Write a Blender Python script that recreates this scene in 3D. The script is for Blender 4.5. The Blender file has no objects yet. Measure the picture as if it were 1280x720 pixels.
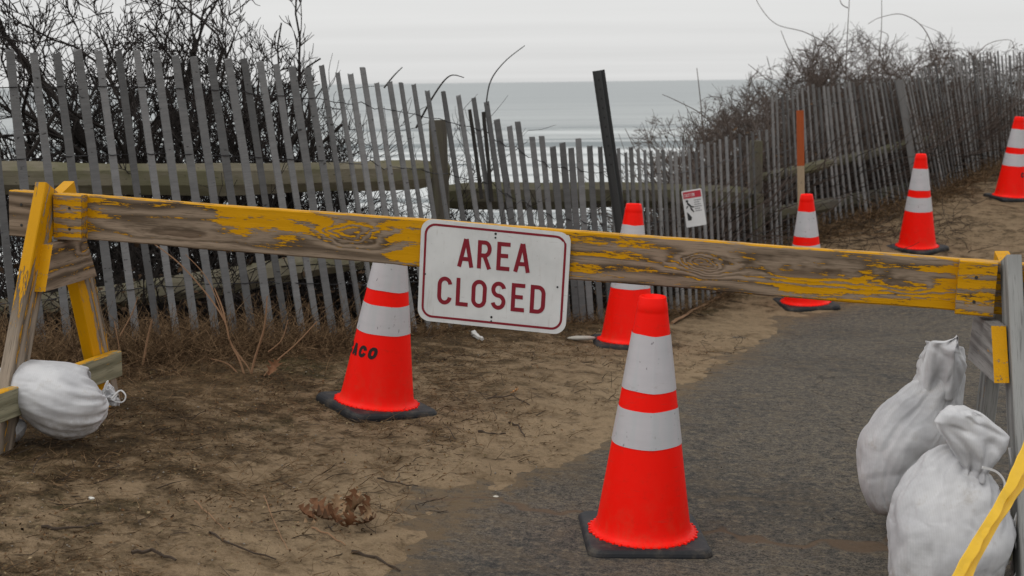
import bpy, math, random
import numpy as np
from mathutils import Vector, Matrix, noise
random.seed(7)
RND = random.Random(11)
S = bpy.context.scene
COL = S.collection

# ------------------------------------------------------------------ camera
F = 1778.0                                  # focal length in pixels of a 1280 px wide frame
TH = math.atan(257.5 / F); RO = math.radians(-0.67)
CAM = Vector((0, 0, 1.3))
fw = Vector((0, math.cos(TH), -math.sin(TH)))
r0 = Vector((1, 0, 0)); u0 = Vector((0, math.sin(TH), math.cos(TH)))
rt = r0 * math.cos(RO) + u0 * math.sin(RO)
up = u0 * math.cos(RO) - r0 * math.sin(RO)
cd = bpy.data.cameras.new('camera'); cam = bpy.data.objects.new('camera', cd); COL.objects.link(cam)
cam.matrix_world = Matrix(((rt.x, up.x, -fw.x, 0), (rt.y, up.y, -fw.y, 0), (rt.z, up.z, -fw.z, CAM.z), (0, 0, 0, 1)))
cd.sensor_width = 36; cd.lens = F / 1280 * 36
cd.clip_start = 0.05; cd.clip_end = 200000
cd.dof.use_dof = True; cd.dof.focus_distance = 4.3; cd.dof.aperture_fstop = 7.0
S.camera = cam

def P(px, py, Z):
    """a measured image direction at a camera depth, as a point in the world"""
    return CAM + (fw + rt * ((px - 640) / F) - up * ((py - 360) / F)) * Z
def Py(px, py, y):
    d = fw + rt * ((px - 640) / F) - up * ((py - 360) / F)
    return CAM + d * (y / d.y)
def proj(v):
    d = v - CAM; z = d.dot(fw)
    return 640 + F * d.dot(rt) / z, 360 - F * d.dot(up) / z

# ------------------------------------------------------------------ world: overcast daylight
SUN_EL, SUN_AZ = math.radians(60), math.radians(240)     # behind the camera, a little to the left
W = bpy.data.worlds.new('World'); S.world = W; W.use_nodes = True
nt = W.node_tree; nt.nodes.clear()
def wn(t): return nt.nodes.new(t)
sky = wn('ShaderNodeTexSky'); sky.sky_type = 'NISHITA'; sky.sun_disc = False
sky.sun_elevation = SUN_EL; sky.sun_rotation = SUN_AZ; sky.dust_density = 3
tc = wn('ShaderNodeTexCoord'); sep = wn('ShaderNodeSeparateXYZ'); nt.links.new(tc.outputs['Generated'], sep.inputs[0])
def wm(op, a, b=None, c=None):
    m = wn('ShaderNodeMath'); m.operation = op
    for i, s in enumerate((a, b, c)):
        if s is None: continue
        if isinstance(s, (int, float)): m.inputs[i].default_value = s
        else: nt.links.new(s, m.inputs[i])
    return m.outputs[0]
zc = wm('MAXIMUM', sep.outputs['Z'], 0.0)
den = wm('ADD', zc, 0.035)
cmb = wn('ShaderNodeCombineXYZ')
nt.links.new(wm('DIVIDE', sep.outputs['X'], den), cmb.inputs[0]); nt.links.new(wm('DIVIDE', sep.outputs['Y'], den), cmb.inputs[1])
mp = wn('ShaderNodeMapping'); mp.inputs['Scale'].default_value = (0.10, 0.30, 1); nt.links.new(cmb.outputs[0], mp.inputs[0])
cn = wn('ShaderNodeTexNoise'); cn.inputs['Scale'].default_value = 1.0; cn.inputs['Detail'].default_value = 6; cn.inputs['Roughness'].default_value = 0.5
nt.links.new(mp.outputs[0], cn.inputs['Vector'])
grad = wm('ADD', 6.95, wm('MULTIPLY', wm('POWER', zc, 0.6), 4.0))
cloud = wm('MULTIPLY', grad, wm('ADD', 0.90, wm('MULTIPLY', cn.outputs['Fac'], 0.26)))
tint = wn('ShaderNodeMix'); tint.data_type = 'RGBA'; tint.blend_type = 'MULTIPLY'; tint.inputs[0].default_value = 1
cc = wn('ShaderNodeCombineXYZ')
for i in range(3): nt.links.new(cloud, cc.inputs[i])
nt.links.new(cc.outputs[0], tint.inputs[6]); tint.inputs[7].default_value = (1.0, 1.0, 0.992, 1)
mx = wn('ShaderNodeMix'); mx.data_type = 'RGBA'; mx.inputs[0].default_value = 0.95
nt.links.new(sky.outputs[0], mx.inputs[6]); nt.links.new(tint.outputs[2], mx.inputs[7])
bg = wn('ShaderNodeBackground'); bg.inputs['Strength'].default_value = 0.1
wo = wn('ShaderNodeOutputWorld'); nt.links.new(mx.outputs[2], bg.inputs[0]); nt.links.new(bg.outputs[0], wo.inputs[0])

sl = bpy.data.lights.new('sun', 'SUN'); sl.energy = 0.7; sl.angle = math.radians(24); sl.color = (1, 0.97, 0.92)
so = bpy.data.objects.new('sun', sl); COL.objects.link(so)
sd = Vector((math.sin(SUN_AZ) * math.cos(SUN_EL), math.cos(SUN_AZ) * math.cos(SUN_EL), math.sin(SUN_EL)))
so.rotation_euler = sd.to_track_quat('Z', 'Y').to_euler(); so.location = (0, 0, 20)
S.view_settings.view_transform = 'Standard'; S.view_settings.look = 'None'
S.view_settings.exposure = 0.0; S.view_settings.gamma = 1.0

# ------------------------------------------------------------------ material helpers
class M:
    def __init__(s, name, rough=0.8, spec=0.3):
        s.m = bpy.data.materials.new(name); s.m.use_nodes = True
        s.t = s.m.node_tree; s.b = s.t.nodes['Principled BSDF']
        s.b.inputs['Roughness'].default_value = rough
        s.b.inputs['Specular IOR Level'].default_value = spec
        s.tc = s.t.nodes.new('ShaderNodeTexCoord')
    def put(s, sock, v):
        if hasattr(v, 'is_output') or isinstance(v, bpy.types.NodeSocket): s.t.links.new(v, sock)
        elif isinstance(v, (tuple, list)) and len(v) == 3 and len(sock.default_value) == 4: sock.default_value = (*v, 1)
        else: sock.default_value = v
    def math(s, op, a, b=None, c=None, clamp=False):
        n = s.t.nodes.new('ShaderNodeMath'); n.operation = op; n.use_clamp = clamp
        for i, v in enumerate((a, b, c)):
            if v is not None: s.put(n.inputs[i], v)
        return n.outputs[0]
    def co(s, scale=(1, 1, 1), kind='Object', loc=(0, 0, 0), rot=(0, 0, 0)):
        n = s.t.nodes.new('ShaderNodeMapping'); n.inputs['Scale'].default_value = scale; n.inputs['Location'].default_value = loc
        n.inputs['Rotation'].default_value = rot
        if kind == 'World':
            g = s.t.nodes.new('ShaderNodeNewGeometry'); s.t.links.new(g.outputs['Position'], n.inputs[0])
        elif kind == 'ObjectRnd':
            oi = s.t.nodes.new('ShaderNodeObjectInfo')
            v = s.t.nodes.new('ShaderNodeVectorMath'); v.operation = 'ADD'
            k = s.math('MULTIPLY', oi.outputs['Random'], 37.0)
            s.t.links.new(s.tc.outputs['Object'], v.inputs[0]); s.t.links.new(k, v.inputs[1]); s.t.links.new(v.outputs[0], n.inputs[0])
        else: s.t.links.new(s.tc.outputs[kind], n.inputs[0])
        return n.outputs[0]
    def noise(s, co, scale=1, detail=4, rough=0.5, dist=0, out='Fac'):
        n = s.t.nodes.new('ShaderNodeTexNoise'); s.t.links.new(co, n.inputs['Vector'])
        n.inputs['Scale'].default_value = scale; n.inputs['Detail'].default_value = detail
        n.inputs['Roughness'].default_value = rough; n.inputs['Distortion'].default_value = dist
        return n.outputs[out]
    def ramp(s, fac, stops, interp='LINEAR'):
        n = s.t.nodes.new('ShaderNodeValToRGB'); n.color_ramp.interpolation = interp
        e = n.color_ramp.elements
        while len(e) < len(stops): e.new(0.5)
        for i, (p, c) in enumerate(stops):
            e[i].position = p
            e[i].color = (*c, 1) if isinstance(c, (tuple, list)) else (c, c, c, 1)
        s.put(n.inputs[0], fac); return n.outputs[0]
    def mix(s, fac, a, b, mode='MIX'):
        n = s.t.nodes.new('ShaderNodeMix'); n.data_type = 'RGBA'; n.blend_type = mode
        s.put(n.inputs[0], fac); s.put(n.inputs[6], a); s.put(n.inputs[7], b); return n.outputs[2]
    def sm(s, v, lo, hi):
        n = s.t.nodes.new('ShaderNodeMapRange'); n.interpolation_type = 'SMOOTHSTEP'
        s.put(n.inputs[0], v); n.inputs[1].default_value = lo; n.inputs[2].default_value = hi; return n.outputs[0]
    def attr(s, name):
        n = s.t.nodes.new('ShaderNodeAttribute'); n.attribute_name = name; return n.outputs['Fac']
    def rnd(s):
        return s.t.nodes.new('ShaderNodeObjectInfo').outputs['Random']
    def color(s, c): s.put(s.b.inputs['Base Color'], c); return s
    def rough(s, v): s.put(s.b.inputs['Roughness'], v); return s
    def bump(s, h, dist=0.002, strength=1.0):
        n = s.t.nodes.new('ShaderNodeBump'); n.inputs['Distance'].default_value = dist; n.inputs['Strength'].default_value = strength
        s.put(n.inputs['Height'], h); s.t.links.new(n.outputs[0], s.b.inputs['Normal']); return s
    def xyz(s, co):
        n = s.t.nodes.new('ShaderNodeSeparateXYZ'); s.t.links.new(co, n.inputs[0]); return n.outputs

# ------------------------------------------------------------------ mesh helpers
def tag(o, label=None, cat=None, group=None, kind=None):
    if label: o['label'] = label
    if cat: o['category'] = cat
    if group: o['group'] = group
    if kind: o['kind'] = kind
    return o
def mesh(name, verts, faces, mat=None, smooth=False, parent=None, attrs=None):
    me = bpy.data.meshes.new(name)
    me.from_pydata([tuple(v) for v in verts], [], faces)
    if mat: me.materials.append(mat)
    if smooth: me.polygons.foreach_set('use_smooth', [True] * len(me.polygons))
    if attrs:
        for k, a in attrs.items():
            at = me.attributes.new(k, 'FLOAT', 'POINT'); at.data.foreach_set('value', np.asarray(a, dtype=np.float32))
    me.update()
    o = bpy.data.objects.new(name, me); COL.objects.link(o)
    if parent: o.parent = parent
    return o
def empty(name, loc=(0, 0, 0), parent=None):
    o = bpy.data.objects.new(name, None); COL.objects.link(o); o.location = loc; o.empty_display_size = 0.1
    if parent: o.parent = parent
    return o
def copy_tree(o, parent=None):
    c = o.copy(); COL.objects.link(c); c.parent = parent
    for ch in list(o.children): copy_tree(ch, c)
    return c
class G:                                  # a small geometry collector
    def __init__(s): s.v = []; s.f = []
    def tube(s, pts, rad, n=4, cap=True):
        b = len(s.v); k = len(pts)
        ref = Vector((0.31, 0.77, 0.55))
        for i, p in enumerate(pts):
            t = (pts[min(i + 1, k - 1)] - pts[max(i - 1, 0)])
            if t.length < 1e-9: t = Vector((0, 0, 1))
            t.normalize()
            a = t.cross(ref)
            if a.length < 1e-3: a = t.cross(Vector((1, 0, 0)))
            a.normalize(); c = t.cross(a)
            r = rad[i] if isinstance(rad, (list, tuple)) else rad
            for j in range(n):
                w = 2 * math.pi * j / n
                s.v.append(p + a * (r * math.cos(w)) + c * (r * math.sin(w)))
        for i in range(k - 1):
            for j in range(n):
                j2 = (j + 1) % n
                s.f.append((b + i * n + j, b + i * n + j2, b + (i + 1) * n + j2, b + (i + 1) * n + j))
        if cap:
            s.f.append(tuple(b + j for j in range(n))[::-1]); s.f.append(tuple(b + (k - 1) * n + j for j in range(n)))
    def lathe(s, prof, n=64, closed_top=False):
        b = len(s.v)
        for (r, z) in prof:
            for j in range(n):
                w = 2 * math.pi * j / n
                s.v.append(Vector((r * math.cos(w), r * math.sin(w), z)))
        for i in range(len(prof) - 1):
            for j in range(n):
                j2 = (j + 1) % n
                s.f.append((b + i * n + j, b + i * n + j2, b + (i + 1) * n + j2, b + (i + 1) * n + j))
    def build(s, name, mat, parent=None, smooth=False): return mesh(name, s.v, s.f, mat, smooth, parent)

def bevel_box(L, H, T, b=0.003, bend=None, nseg=1):
    """a board along X with chamfered long edges; L length (x), H height (z), T thickness (y)"""
    sec = [(-T/2 + b, -H/2), (T/2 - b, -H/2), (T/2, -H/2 + b), (T/2, H/2 - b), (T/2 - b, H/2), (-T/2 + b, H/2), (-T/2, H/2 - b), (-T/2, -H/2 + b)]
    v = []; f = []
    for i in range(nseg + 1):
        x = -L/2 + L * i / nseg
        for (y, z) in sec:
            o = bend(x, y, z) if bend else (0, 0, 0)
            v.append(Vector((x + o[0], y + o[1], z + o[2])))
    for i in range(nseg):
        for j in range(8):
            j2 = (j + 1) % 8
            f.append((i*8 + j, (i+1)*8 + j, (i+1)*8 + j2, i*8 + j2))
    f.append(tuple(range(8))); f.append(tuple(nseg*8 + j for j in range(8))[::-1])
    return v, f
def frame(o, origin, xa, za):
    xa = xa.normalized(); ya = za.cross(xa).normalized(); za = xa.cross(ya)
    o.matrix_world = Matrix(((xa.x, ya.x, za.x, origin.x), (xa.y, ya.y, za.y, origin.y), (xa.z, ya.z, za.z, origin.z), (0, 0, 0, 1)))

# ------------------------------------------------------------------ terrain
ctrl = [P(*q) for q in [(0, 720, 3.3), (320, 720, 3.5), (640, 720, 3.78), (960, 720, 3.84), (1280, 720, 3.8), (803, 672, 4.08), (785, 432, 7.118), (1007, 383, 9.0),
        (1146, 313, 10.55), (1263, 249, 12.34), (470, 507, 5.3), (12, 450, 5.6), (240, 437, 6.1), (450, 420, 6.5), (560, 412, 7.1), (640, 405, 7.6), (760, 400, 7.8),
        (800, 398, 8.2), (870, 385, 8.8), (960, 320, 10), (1022, 284, 10.9), (1097, 262, 11.6), (1167, 240, 12.5), (1236, 209, 14), (1280, 195, 15), (80, 548, 4.45), (600, 540, 5.0)]]
ctrl += [Vector(q) for q in [(-4, 3, .35), (-3, 0, .2), (0, 0, 0), (3, 0, .0), (5, 3, .0), (7, 8, .15), (9, 15, .6), (3.2, 6.5, -.03), (4.5, 9, .1), (0, 20, -.2), (-4, 12, 0)]]
cx = np.array([[p.x, p.y] for p in ctrl]); cz = np.array([p.z for p in ctrl])
def U(r2): return 0.5 * r2 * np.log(np.maximum(r2, 1e-12))
n_ = len(cx); K = U(((cx[:, None] - cx[None]) ** 2).sum(-1)) + 0.15 * np.eye(n_)
Pm = np.c_[np.ones(n_), cx]
A_ = np.block([[K, Pm], [Pm.T, np.zeros((3, 3))]]); wts = np.linalg.solve(A_, np.r_[cz, 0, 0, 0])
FX = np.array([-400, -40, -8, -3, -1.98, -1.375, -.697, -.32, 0, .52, .74, 1.14, 1.8, 2.35, 2.99, 3.72, 4.7, 5.4, 8, 30, 400])
FY = np.array([-60, -20, 0.5, 4.7, 5.5, 6.0, 6.4, 7.0, 7.5, 7.7, 8.09, 8.69, 9.93, 10.85, 11.57, 12.49, 14.0, 15.0, 18.5, 40, 200])
def gz_np(x, y):
    xc = np.clip(x, -4, 8); yc = np.clip(y, 0, 18)
    shp = xc.shape; q = np.c_[xc.ravel(), yc.ravel()]
    r2 = ((q[:, None] - cx[None]) ** 2).sum(-1)
    z = (U(r2) @ wts[:n_] + wts[n_] + q @ wts[n_ + 1:]).reshape(shp)
    d = np.maximum(y - np.interp(x, FX, FY) - 0.25, 0)
    d = np.where(x < -3, np.minimum(d, np.maximum((y - 6.5), 0)), d)
    drop = np.where(d < 9, 0.055 * d * d + 0.06 * d, 0.055 * 81 + 0.54 + (d - 9) * 2.2)
    z = np.maximum(z - drop, -24.2 - 0.012 * np.maximum(y - 30, 0))
    return z
def gz(x, y): return float(gz_np(np.array([x], float), np.array([y], float))[0])
def G3(x, y, dz=0): return Vector((x, y, gz(x, y) + dz))

def axis(segs):
    a = []
    for lo, hi, st in segs: a += list(np.arange(lo, hi, st))
    a.append(segs[-1][1]); return np.array(a)
gx = np.r_[-np.geomspace(3000, 3.2, 34), axis([(-2.9, 3.6, 0.025)]), np.geomspace(3.75, 3000, 44)]
gy = np.r_[-np.geomspace(3000, 1.0, 22), axis([(0, 2.6, .3)]), axis([(2.65, 7.4, 0.025), (7.4, 17, 0.09)]), np.geomspace(17.3, 420, 40)]
X, Y = np.meshgrid(gx, gy)
Z = np.vstack([gz_np(X[i:i+40], Y[i:i+40]) for i in range(0, len(gy), 40)])
# asphalt outline (left edge and far edge of the path), measured then laid on the ground
PE = [P(*q) for q in [(470, 760, 3.6), (500, 716, 3.85), (560, 664, 4.15), (628, 622, 4.45), (700, 580, 4.75), (768, 545, 5.1), (835, 498, 5.75), (880, 462, 6.4), (925, 433, 7.05), (950, 412, 7.7), (985, 392, 8.55), (1060, 384, 8.95), (1160, 386, 9.0)]]
PEx = [p.x for p in PE] + [9]; PEy = [p.y for p in PE] + [PE[-1].y + .6]
segA = np.array(list(zip(PEx[:-1], PEy[:-1]))); segB = np.array(list(zip(PEx[1:], PEy[1:])))
def path_d(x, y):
    """signed distance to the asphalt edge, positive inside the path"""
    q = np.stack([x, y], -1)[..., None, :]
    ab = segB - segA; t = np.clip(((q - segA) * ab).sum(-1) / (ab * ab).sum(-1), 0, 1)
    d = np.sqrt((((segA + t[..., None] * ab) - q) ** 2).sum(-1)).min(-1)
    edge_y = np.interp(x, PEx, PEy)
    return np.where((y < edge_y) & (x > PEx[0]), d, -d)
near = (X > -3.2) & (X < 6) & (Y > 2.3) & (Y < 17)
PD = np.full(X.shape, -9.0)
idx = np.argwhere(near)
PD[near] = path_d(X[near], Y[near])
NZ = np.zeros(X.shape); 
for i, j in idx:
    x, y = X[i, j], Y[i, j]
    a = noise.noise(Vector((x * 2.2, y * 2.2, 0))) * 0.012 + noise.noise(Vector((x * 7, y * 7, 3))) * 0.0095 + noise.noise(Vector((x * 16, y * 16, 9))) * 0.006
    NZ[i, j] = a
fade = np.clip((PD + 0.02) / 0.22, 0, 1)
Zg = Z + NZ * (1 - 0.7 * fade) - 0.035 * np.clip(PD / 0.25, 0, 1) * (PD > 0)
def grid_faces(ny, nx):
    a = np.arange(ny * nx).reshape(ny, nx)
    return np.stack([a[:-1, :-1], a[:-1, 1:], a[1:, 1:], a[1:, :-1]], -1).reshape(-1, 4).tolist()
fdist = np.interp(X, FX, FY) - Y                      # metres in front of the fence foot
duff = 1 - np.clip((-PD - 0.25) / 0.9, 0, 1)          # 1 near path (sand) .. 0 far (duff)
g = M('ground_soil', 0.95, 0.15)
cw = g.co(kind='World')
n1 = g.noise(cw, 1.7, 5, .6); n2 = g.noise(cw, 9, 6, .65); n3 = g.noise(cw, 60, 4, .7); n4 = g.noise(cw, 260, 2, .6)
c2 = g.sm(n2, .38, .62); c3 = g.sm(n3, .34, .66)
sand = g.mix(c2, (.108, .072, .038), (.225, .157, .092))
sand = g.mix(g.math('MULTIPLY', c3, .55), sand, (.27, .195, .122))
sand = g.mix(g.math('MULTIPLY', g.sm(g.math('ADD', g.attr('sandy'), g.math('MULTIPLY', g.math('SUBTRACT', n2, .5), .5)), .86, 1.05), .6), sand, (.30, .22, .135))
sand = g.mix(g.math('MULTIPLY', g.sm(n4, .55, .7), .45), sand, (.055, .036, .020))
duffc = g.mix(c2, (.027, .017, .007), (.100, .060, .027))
duffc = g.mix(g.math('MULTIPLY', c3, .6), duffc, (.14, .092, .046))
duffc = g.mix(g.math('MULTIPLY', g.sm(n4, .52, .66), .5), duffc, (.020, .013, .008))
duffc = g.mix(g.math('MULTIPLY', g.sm(n1, .52, .7), .45), duffc, (.036, .042, .012))
at = g.attr('sandy')
fac = g.sm(g.math('ADD', g.math('ADD', at, g.math('MULTIPLY', g.math('SUBTRACT', n1, .5), .8)), g.math('MULTIPLY', g.math('SUBTRACT', n2, .5), 2.6)), .15, .85)
col = g.mix(fac, duffc, sand)
dk = g.noise(g.co((15, 18, 15), 'World'), 1, 5, .7)
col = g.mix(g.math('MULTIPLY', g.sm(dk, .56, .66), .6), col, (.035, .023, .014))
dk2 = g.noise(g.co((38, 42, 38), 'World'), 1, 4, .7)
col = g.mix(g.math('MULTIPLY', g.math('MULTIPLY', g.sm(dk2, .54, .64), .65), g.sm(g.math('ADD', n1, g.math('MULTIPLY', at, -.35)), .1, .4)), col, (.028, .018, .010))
g.color(col); g.bump(g.math('ADD', g.math('ADD', n3, g.math('MULTIPLY', n4, .5)), g.math('MULTIPLY', n2, 1.5)), .013, .9)
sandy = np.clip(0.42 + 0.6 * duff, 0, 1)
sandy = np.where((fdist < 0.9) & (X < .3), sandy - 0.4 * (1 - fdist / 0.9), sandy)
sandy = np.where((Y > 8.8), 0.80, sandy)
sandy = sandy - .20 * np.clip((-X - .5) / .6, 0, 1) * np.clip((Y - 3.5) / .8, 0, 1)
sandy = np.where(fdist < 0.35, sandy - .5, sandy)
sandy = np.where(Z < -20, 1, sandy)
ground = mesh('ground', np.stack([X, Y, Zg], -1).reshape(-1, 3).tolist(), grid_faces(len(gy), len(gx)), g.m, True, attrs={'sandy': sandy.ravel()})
tag(ground, 'sandy bluff-top ground with dead plant litter', kind='structure')

# asphalt path: a sheet whose rim dives under the drifting sand
ax_ = np.r_[axis([(-.35, 4.0, .035)]), np.geomspace(4.1, 9, 16)]
ay_ = np.r_[-np.geomspace(14, .5, 10), axis([(0, 2.6, .25), (2.6, 9.0, .035)]), np.array([9.1, 9.3, 9.6])]
XA, YA = np.meshgrid(ax_, ay_)
PDA = path_d(XA, YA)
PDA = np.where(YA < PEy[0], XA - PEx[0] + 0.0, PDA)
ZA = gz_np(XA, YA)
ja = np.array([[noise.noise(Vector((x * 3, y * 3, 5))) * .006 + noise.noise(Vector((x * .9, y * .9, 2))) * .012 for x in ax_] for y in ay_])
ZA = ZA + np.clip(PDA / .3, -1, 1) * 0.012 - 0.001 + ja * .6
keep = (PDA > -0.28)
fs = [q for q in grid_faces(len(ay_), len(ax_)) if all(keep.ravel()[k] for k in q)]
a = M('worn_asphalt', 0.92, 0.25)
cw = a.co(kind='World')
m1 = a.noise(cw, 1.3, 5, .6); m2 = a.noise(a.co((5, 9, 5), 'World'), 1.6, 6, .7); m3 = a.noise(cw, 130, 3, .8); m4 = a.noise(cw, 420, 2, .7)
base = a.mix(a.sm(m3, .38, .60), (.030, .028, .026), (.155, .134, .108))
base = a.mix(a.math('MULTIPLY', a.sm(m1, .46, .60), .55), base, (.034, .036, .038))
base = a.mix(a.sm(m4, .56, .68), base, (.17, .145, .11))
m5 = a.noise(a.co((16, 19, 16), 'World'), 1, 5, .7)
m6 = a.noise(a.co((42, 46, 42), 'World'), 1, 5, .8)
base = a.mix(a.sm(m6, .53, .62), base, (.19, .155, .112))
base = a.mix(a.math('MULTIPLY', a.sm(m6, .47, .37), .85), base, (.022, .021, .021))
base = a.mix(a.math('MULTIPLY', a.sm(m5, .46, .66), .45), base, (.135, .105, .070))
base = a.mix(a.math('MULTIPLY', a.sm(m5, .50, .36), .35), base, (.028, .029, .030))
dust = a.sm(a.math('ADD', a.math('ADD', m2, a.math('MULTIPLY', m1, .6)), a.math('MULTIPLY', a.attr('rim'), .22)), .80, 1.12)
grit = a.math('MULTIPLY', dust, a.sm(m4, .30, .62))
base = a.mix(a.math('MULTIPLY', grit, .85), base, (.150, .108, .064))
base = a.mix(a.math('MULTIPLY', a.sm(a.math('ADD', a.attr('rim'), a.math('MULTIPLY', a.math('SUBTRACT', m5, .5), 2.0)), .72, 1.15), .85), base, (.150, .105, .060))
# a crack across the path filled with sand
xy = a.xyz(cw)
cr = a.math('ABSOLUTE', a.math('SUBTRACT', a.math('ADD', xy[1], a.math('MULTIPLY', a.noise(cw, 2.2, 3, .6), .9)), a.math('ADD', 4.60, a.math('MULTIPLY', xy[0], -.22))))
crk = a.math('SUBTRACT', 1, a.sm(cr, .008, .035))
base = a.mix(a.math('MULTIPLY', crk, .8), base, (.13, .085, .052))
c2r = a.math('ABSOLUTE', a.math('SUBTRACT', a.math('ADD', xy[0], a.math('MULTIPLY', a.noise(cw, 1.7, 4, .65), 1.0)), a.math('ADD', 1.55, a.math('MULTIPLY', xy[1], .05))))
base = a.mix(a.math('MULTIPLY', a.math('SUBTRACT', 1, a.sm(c2r, .003, .012)), .7), base, (.03, .026, .022))
a.color(base); a.bump(a.math('SUBTRACT', a.math('ADD', a.math('ADD', m3, m6), a.math('MULTIPLY', m4, .5)), a.math('MULTIPLY', crk, .8)), .008, .9)
path = mesh('paved_path', np.stack([XA, YA, ZA], -1).reshape(-1, 3).tolist(), fs, a.m, True, attrs={'rim': (1 - np.clip((PDA - .02) / .22, 0, 1)).ravel()})
tag(path, 'worn dark asphalt path with sand blown over its edge', kind='structure')

# ------------------------------------------------------------------ sea
sx = np.r_[-np.geomspace(90000, 420, 14), np.arange(-400, 900, 22.), np.geomspace(920, 90000, 14)]
sy = np.r_[-np.geomspace(90000, 60, 8), np.arange(0, 200, 40.), np.arange(200, 1500, 3.2), np.geomspace(1510, 90000, 30)]
SX, SY = np.meshgrid(sx, sy)
SZ = np.full(SX.shape, -25.0)
def swell(x, y):
    if y < 180 or y > 1600 or abs(x) > 1100: return 0
    ph = y / 62 + 1.6 * noise.noise(Vector((x / 420, y / 300, 0)))
    w = 0.5 + 0.5 * math.sin(2 * math.pi * ph)
    amp = 0.85 * max(0, 1 - y / 1700) * (0.5 + noise.noise(Vector((x / 120, y / 80, 4))))
    return amp * (w ** 3) * 1.6 + 0.08 * noise.noise(Vector((x / 14, y / 9, 1)))
for i in range(SX.shape[0]):
    if 180 < sy[i] < 1600:
        for j in range(SX.shape[1]): SZ[i, j] += swell(sx[j], sy[i])
s_ = M('sea_water', .34, .5)
cw = s_.co(kind='World'); xy = s_.xyz(cw)
dist = s_.sm(xy[1], 250, 2200)
wcol = s_.mix(dist, (.26, .285, .28), (.15, .18, .185))
fo = s_.noise(s_.co((.006, .035, 1), 'World'), 1, 6, .6)
band = s_.noise(s_.co((.0016, .014, 1), 'World'), 1, 3, .5)
shore = s_.math('SUBTRACT', 1, s_.sm(xy[1], 230, 1150))
foam = s_.sm(s_.math('ADD', s_.math('ADD', s_.math('MULTIPLY', fo, .6), s_.math('MULTIPLY', band, .6)), s_.math('MULTIPLY', shore, .42)), .72, .90)
wcol = s_.mix(foam, wcol, (.54, .56, .56))
streak = s_.noise(s_.co((.0008, .009, 1), 'World'), 1, 4, .6)
wcol = s_.mix(s_.math('MULTIPLY', s_.sm(streak, .50, .58), .75), wcol, (.055, .08, .09))
s_.color(wcol); s_.rough(s_.math('ADD', .3, s_.math('MULTIPLY', foam, .5)))
s_.bump(s_.noise(s_.co((.12, .3, 1), 'World'), 1, 5, .6), .25, .7)
sea = mesh('sea', np.stack([SX, SY, SZ], -1).reshape(-1, 3).tolist(), grid_faces(len(sy), len(sx)), s_.m, True)
tag(sea, 'grey Atlantic-like sea with pale surf lines', kind='structure')
sea['label'] = 'grey sea with long pale surf lines'

# ------------------------------------------------------------------ wood materials
def old_wood(name, c1, c2, rnd=0.35, moss=0):
    w = M(name, .85, .2)
    co = w.co((3, 30, 30), 'ObjectRnd')
    a1 = w.noise(co, 1.0, 5, .6, .4); a2 = w.noise(w.co((22, 160, 160), 'ObjectRnd'), 1, 3, .6)
    c = w.mix(a1, c1, c2)
    c = w.mix(w.math('MULTIPLY', a2, .5), c, tuple(q * .45 for q in c1))
    sp = w.noise(w.co((25, 60, 60), 'ObjectRnd'), 1, 2, .5)
    c = w.mix(w.math('MULTIPLY', w.sm(sp, .68, .74), .8), c, (.03, .027, .025))
    if moss: c = w.mix(w.math('MULTIPLY', w.sm(w.noise(w.co((4, 9, 9), 'ObjectRnd'), 1, 4, .6), .42, .62), moss), c, (.13, .135, .055))
    c = w.mix(1, c, w.ramp(w.rnd(), [(0, 1 - rnd), (1, 1 + rnd * .4)]), 'MULTIPLY')
    w.color(c); w.bump(w.math('ADD', a1, a2), .002, .7); return w.m
MSLAT = old_wood('weathered_slat_wood', (.145, .147, .15), (.31, .308, .305), .48)
MSLAT2 = old_wood('less_lit_slat_wood', (.14, .138, .136), (.30, .292, .285), .5)  # slightly darker slat copy: weaker light on the right fences put into the colour
MRAIL = old_wood('mossy_rail_wood', (.19, .165, .115), (.33, .30, .22), .15, .45)
MRAIL2 = old_wood('dull_rail_wood', (.10, .088, .062), (.19, .17, .125), .15, .4)
MPOST = old_wood('dark_post_wood', (.09, .08, .065), (.17, .15, .12), .2, .3)
MWIRE = M('fence_wire', .6, .4).color((.035, .036, .04)).m
MSTAKE = old_wood('stake_wood', (.33, .25, .16), (.46, .36, .25), .1)
PAINT = (.62, .30, .003)
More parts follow.
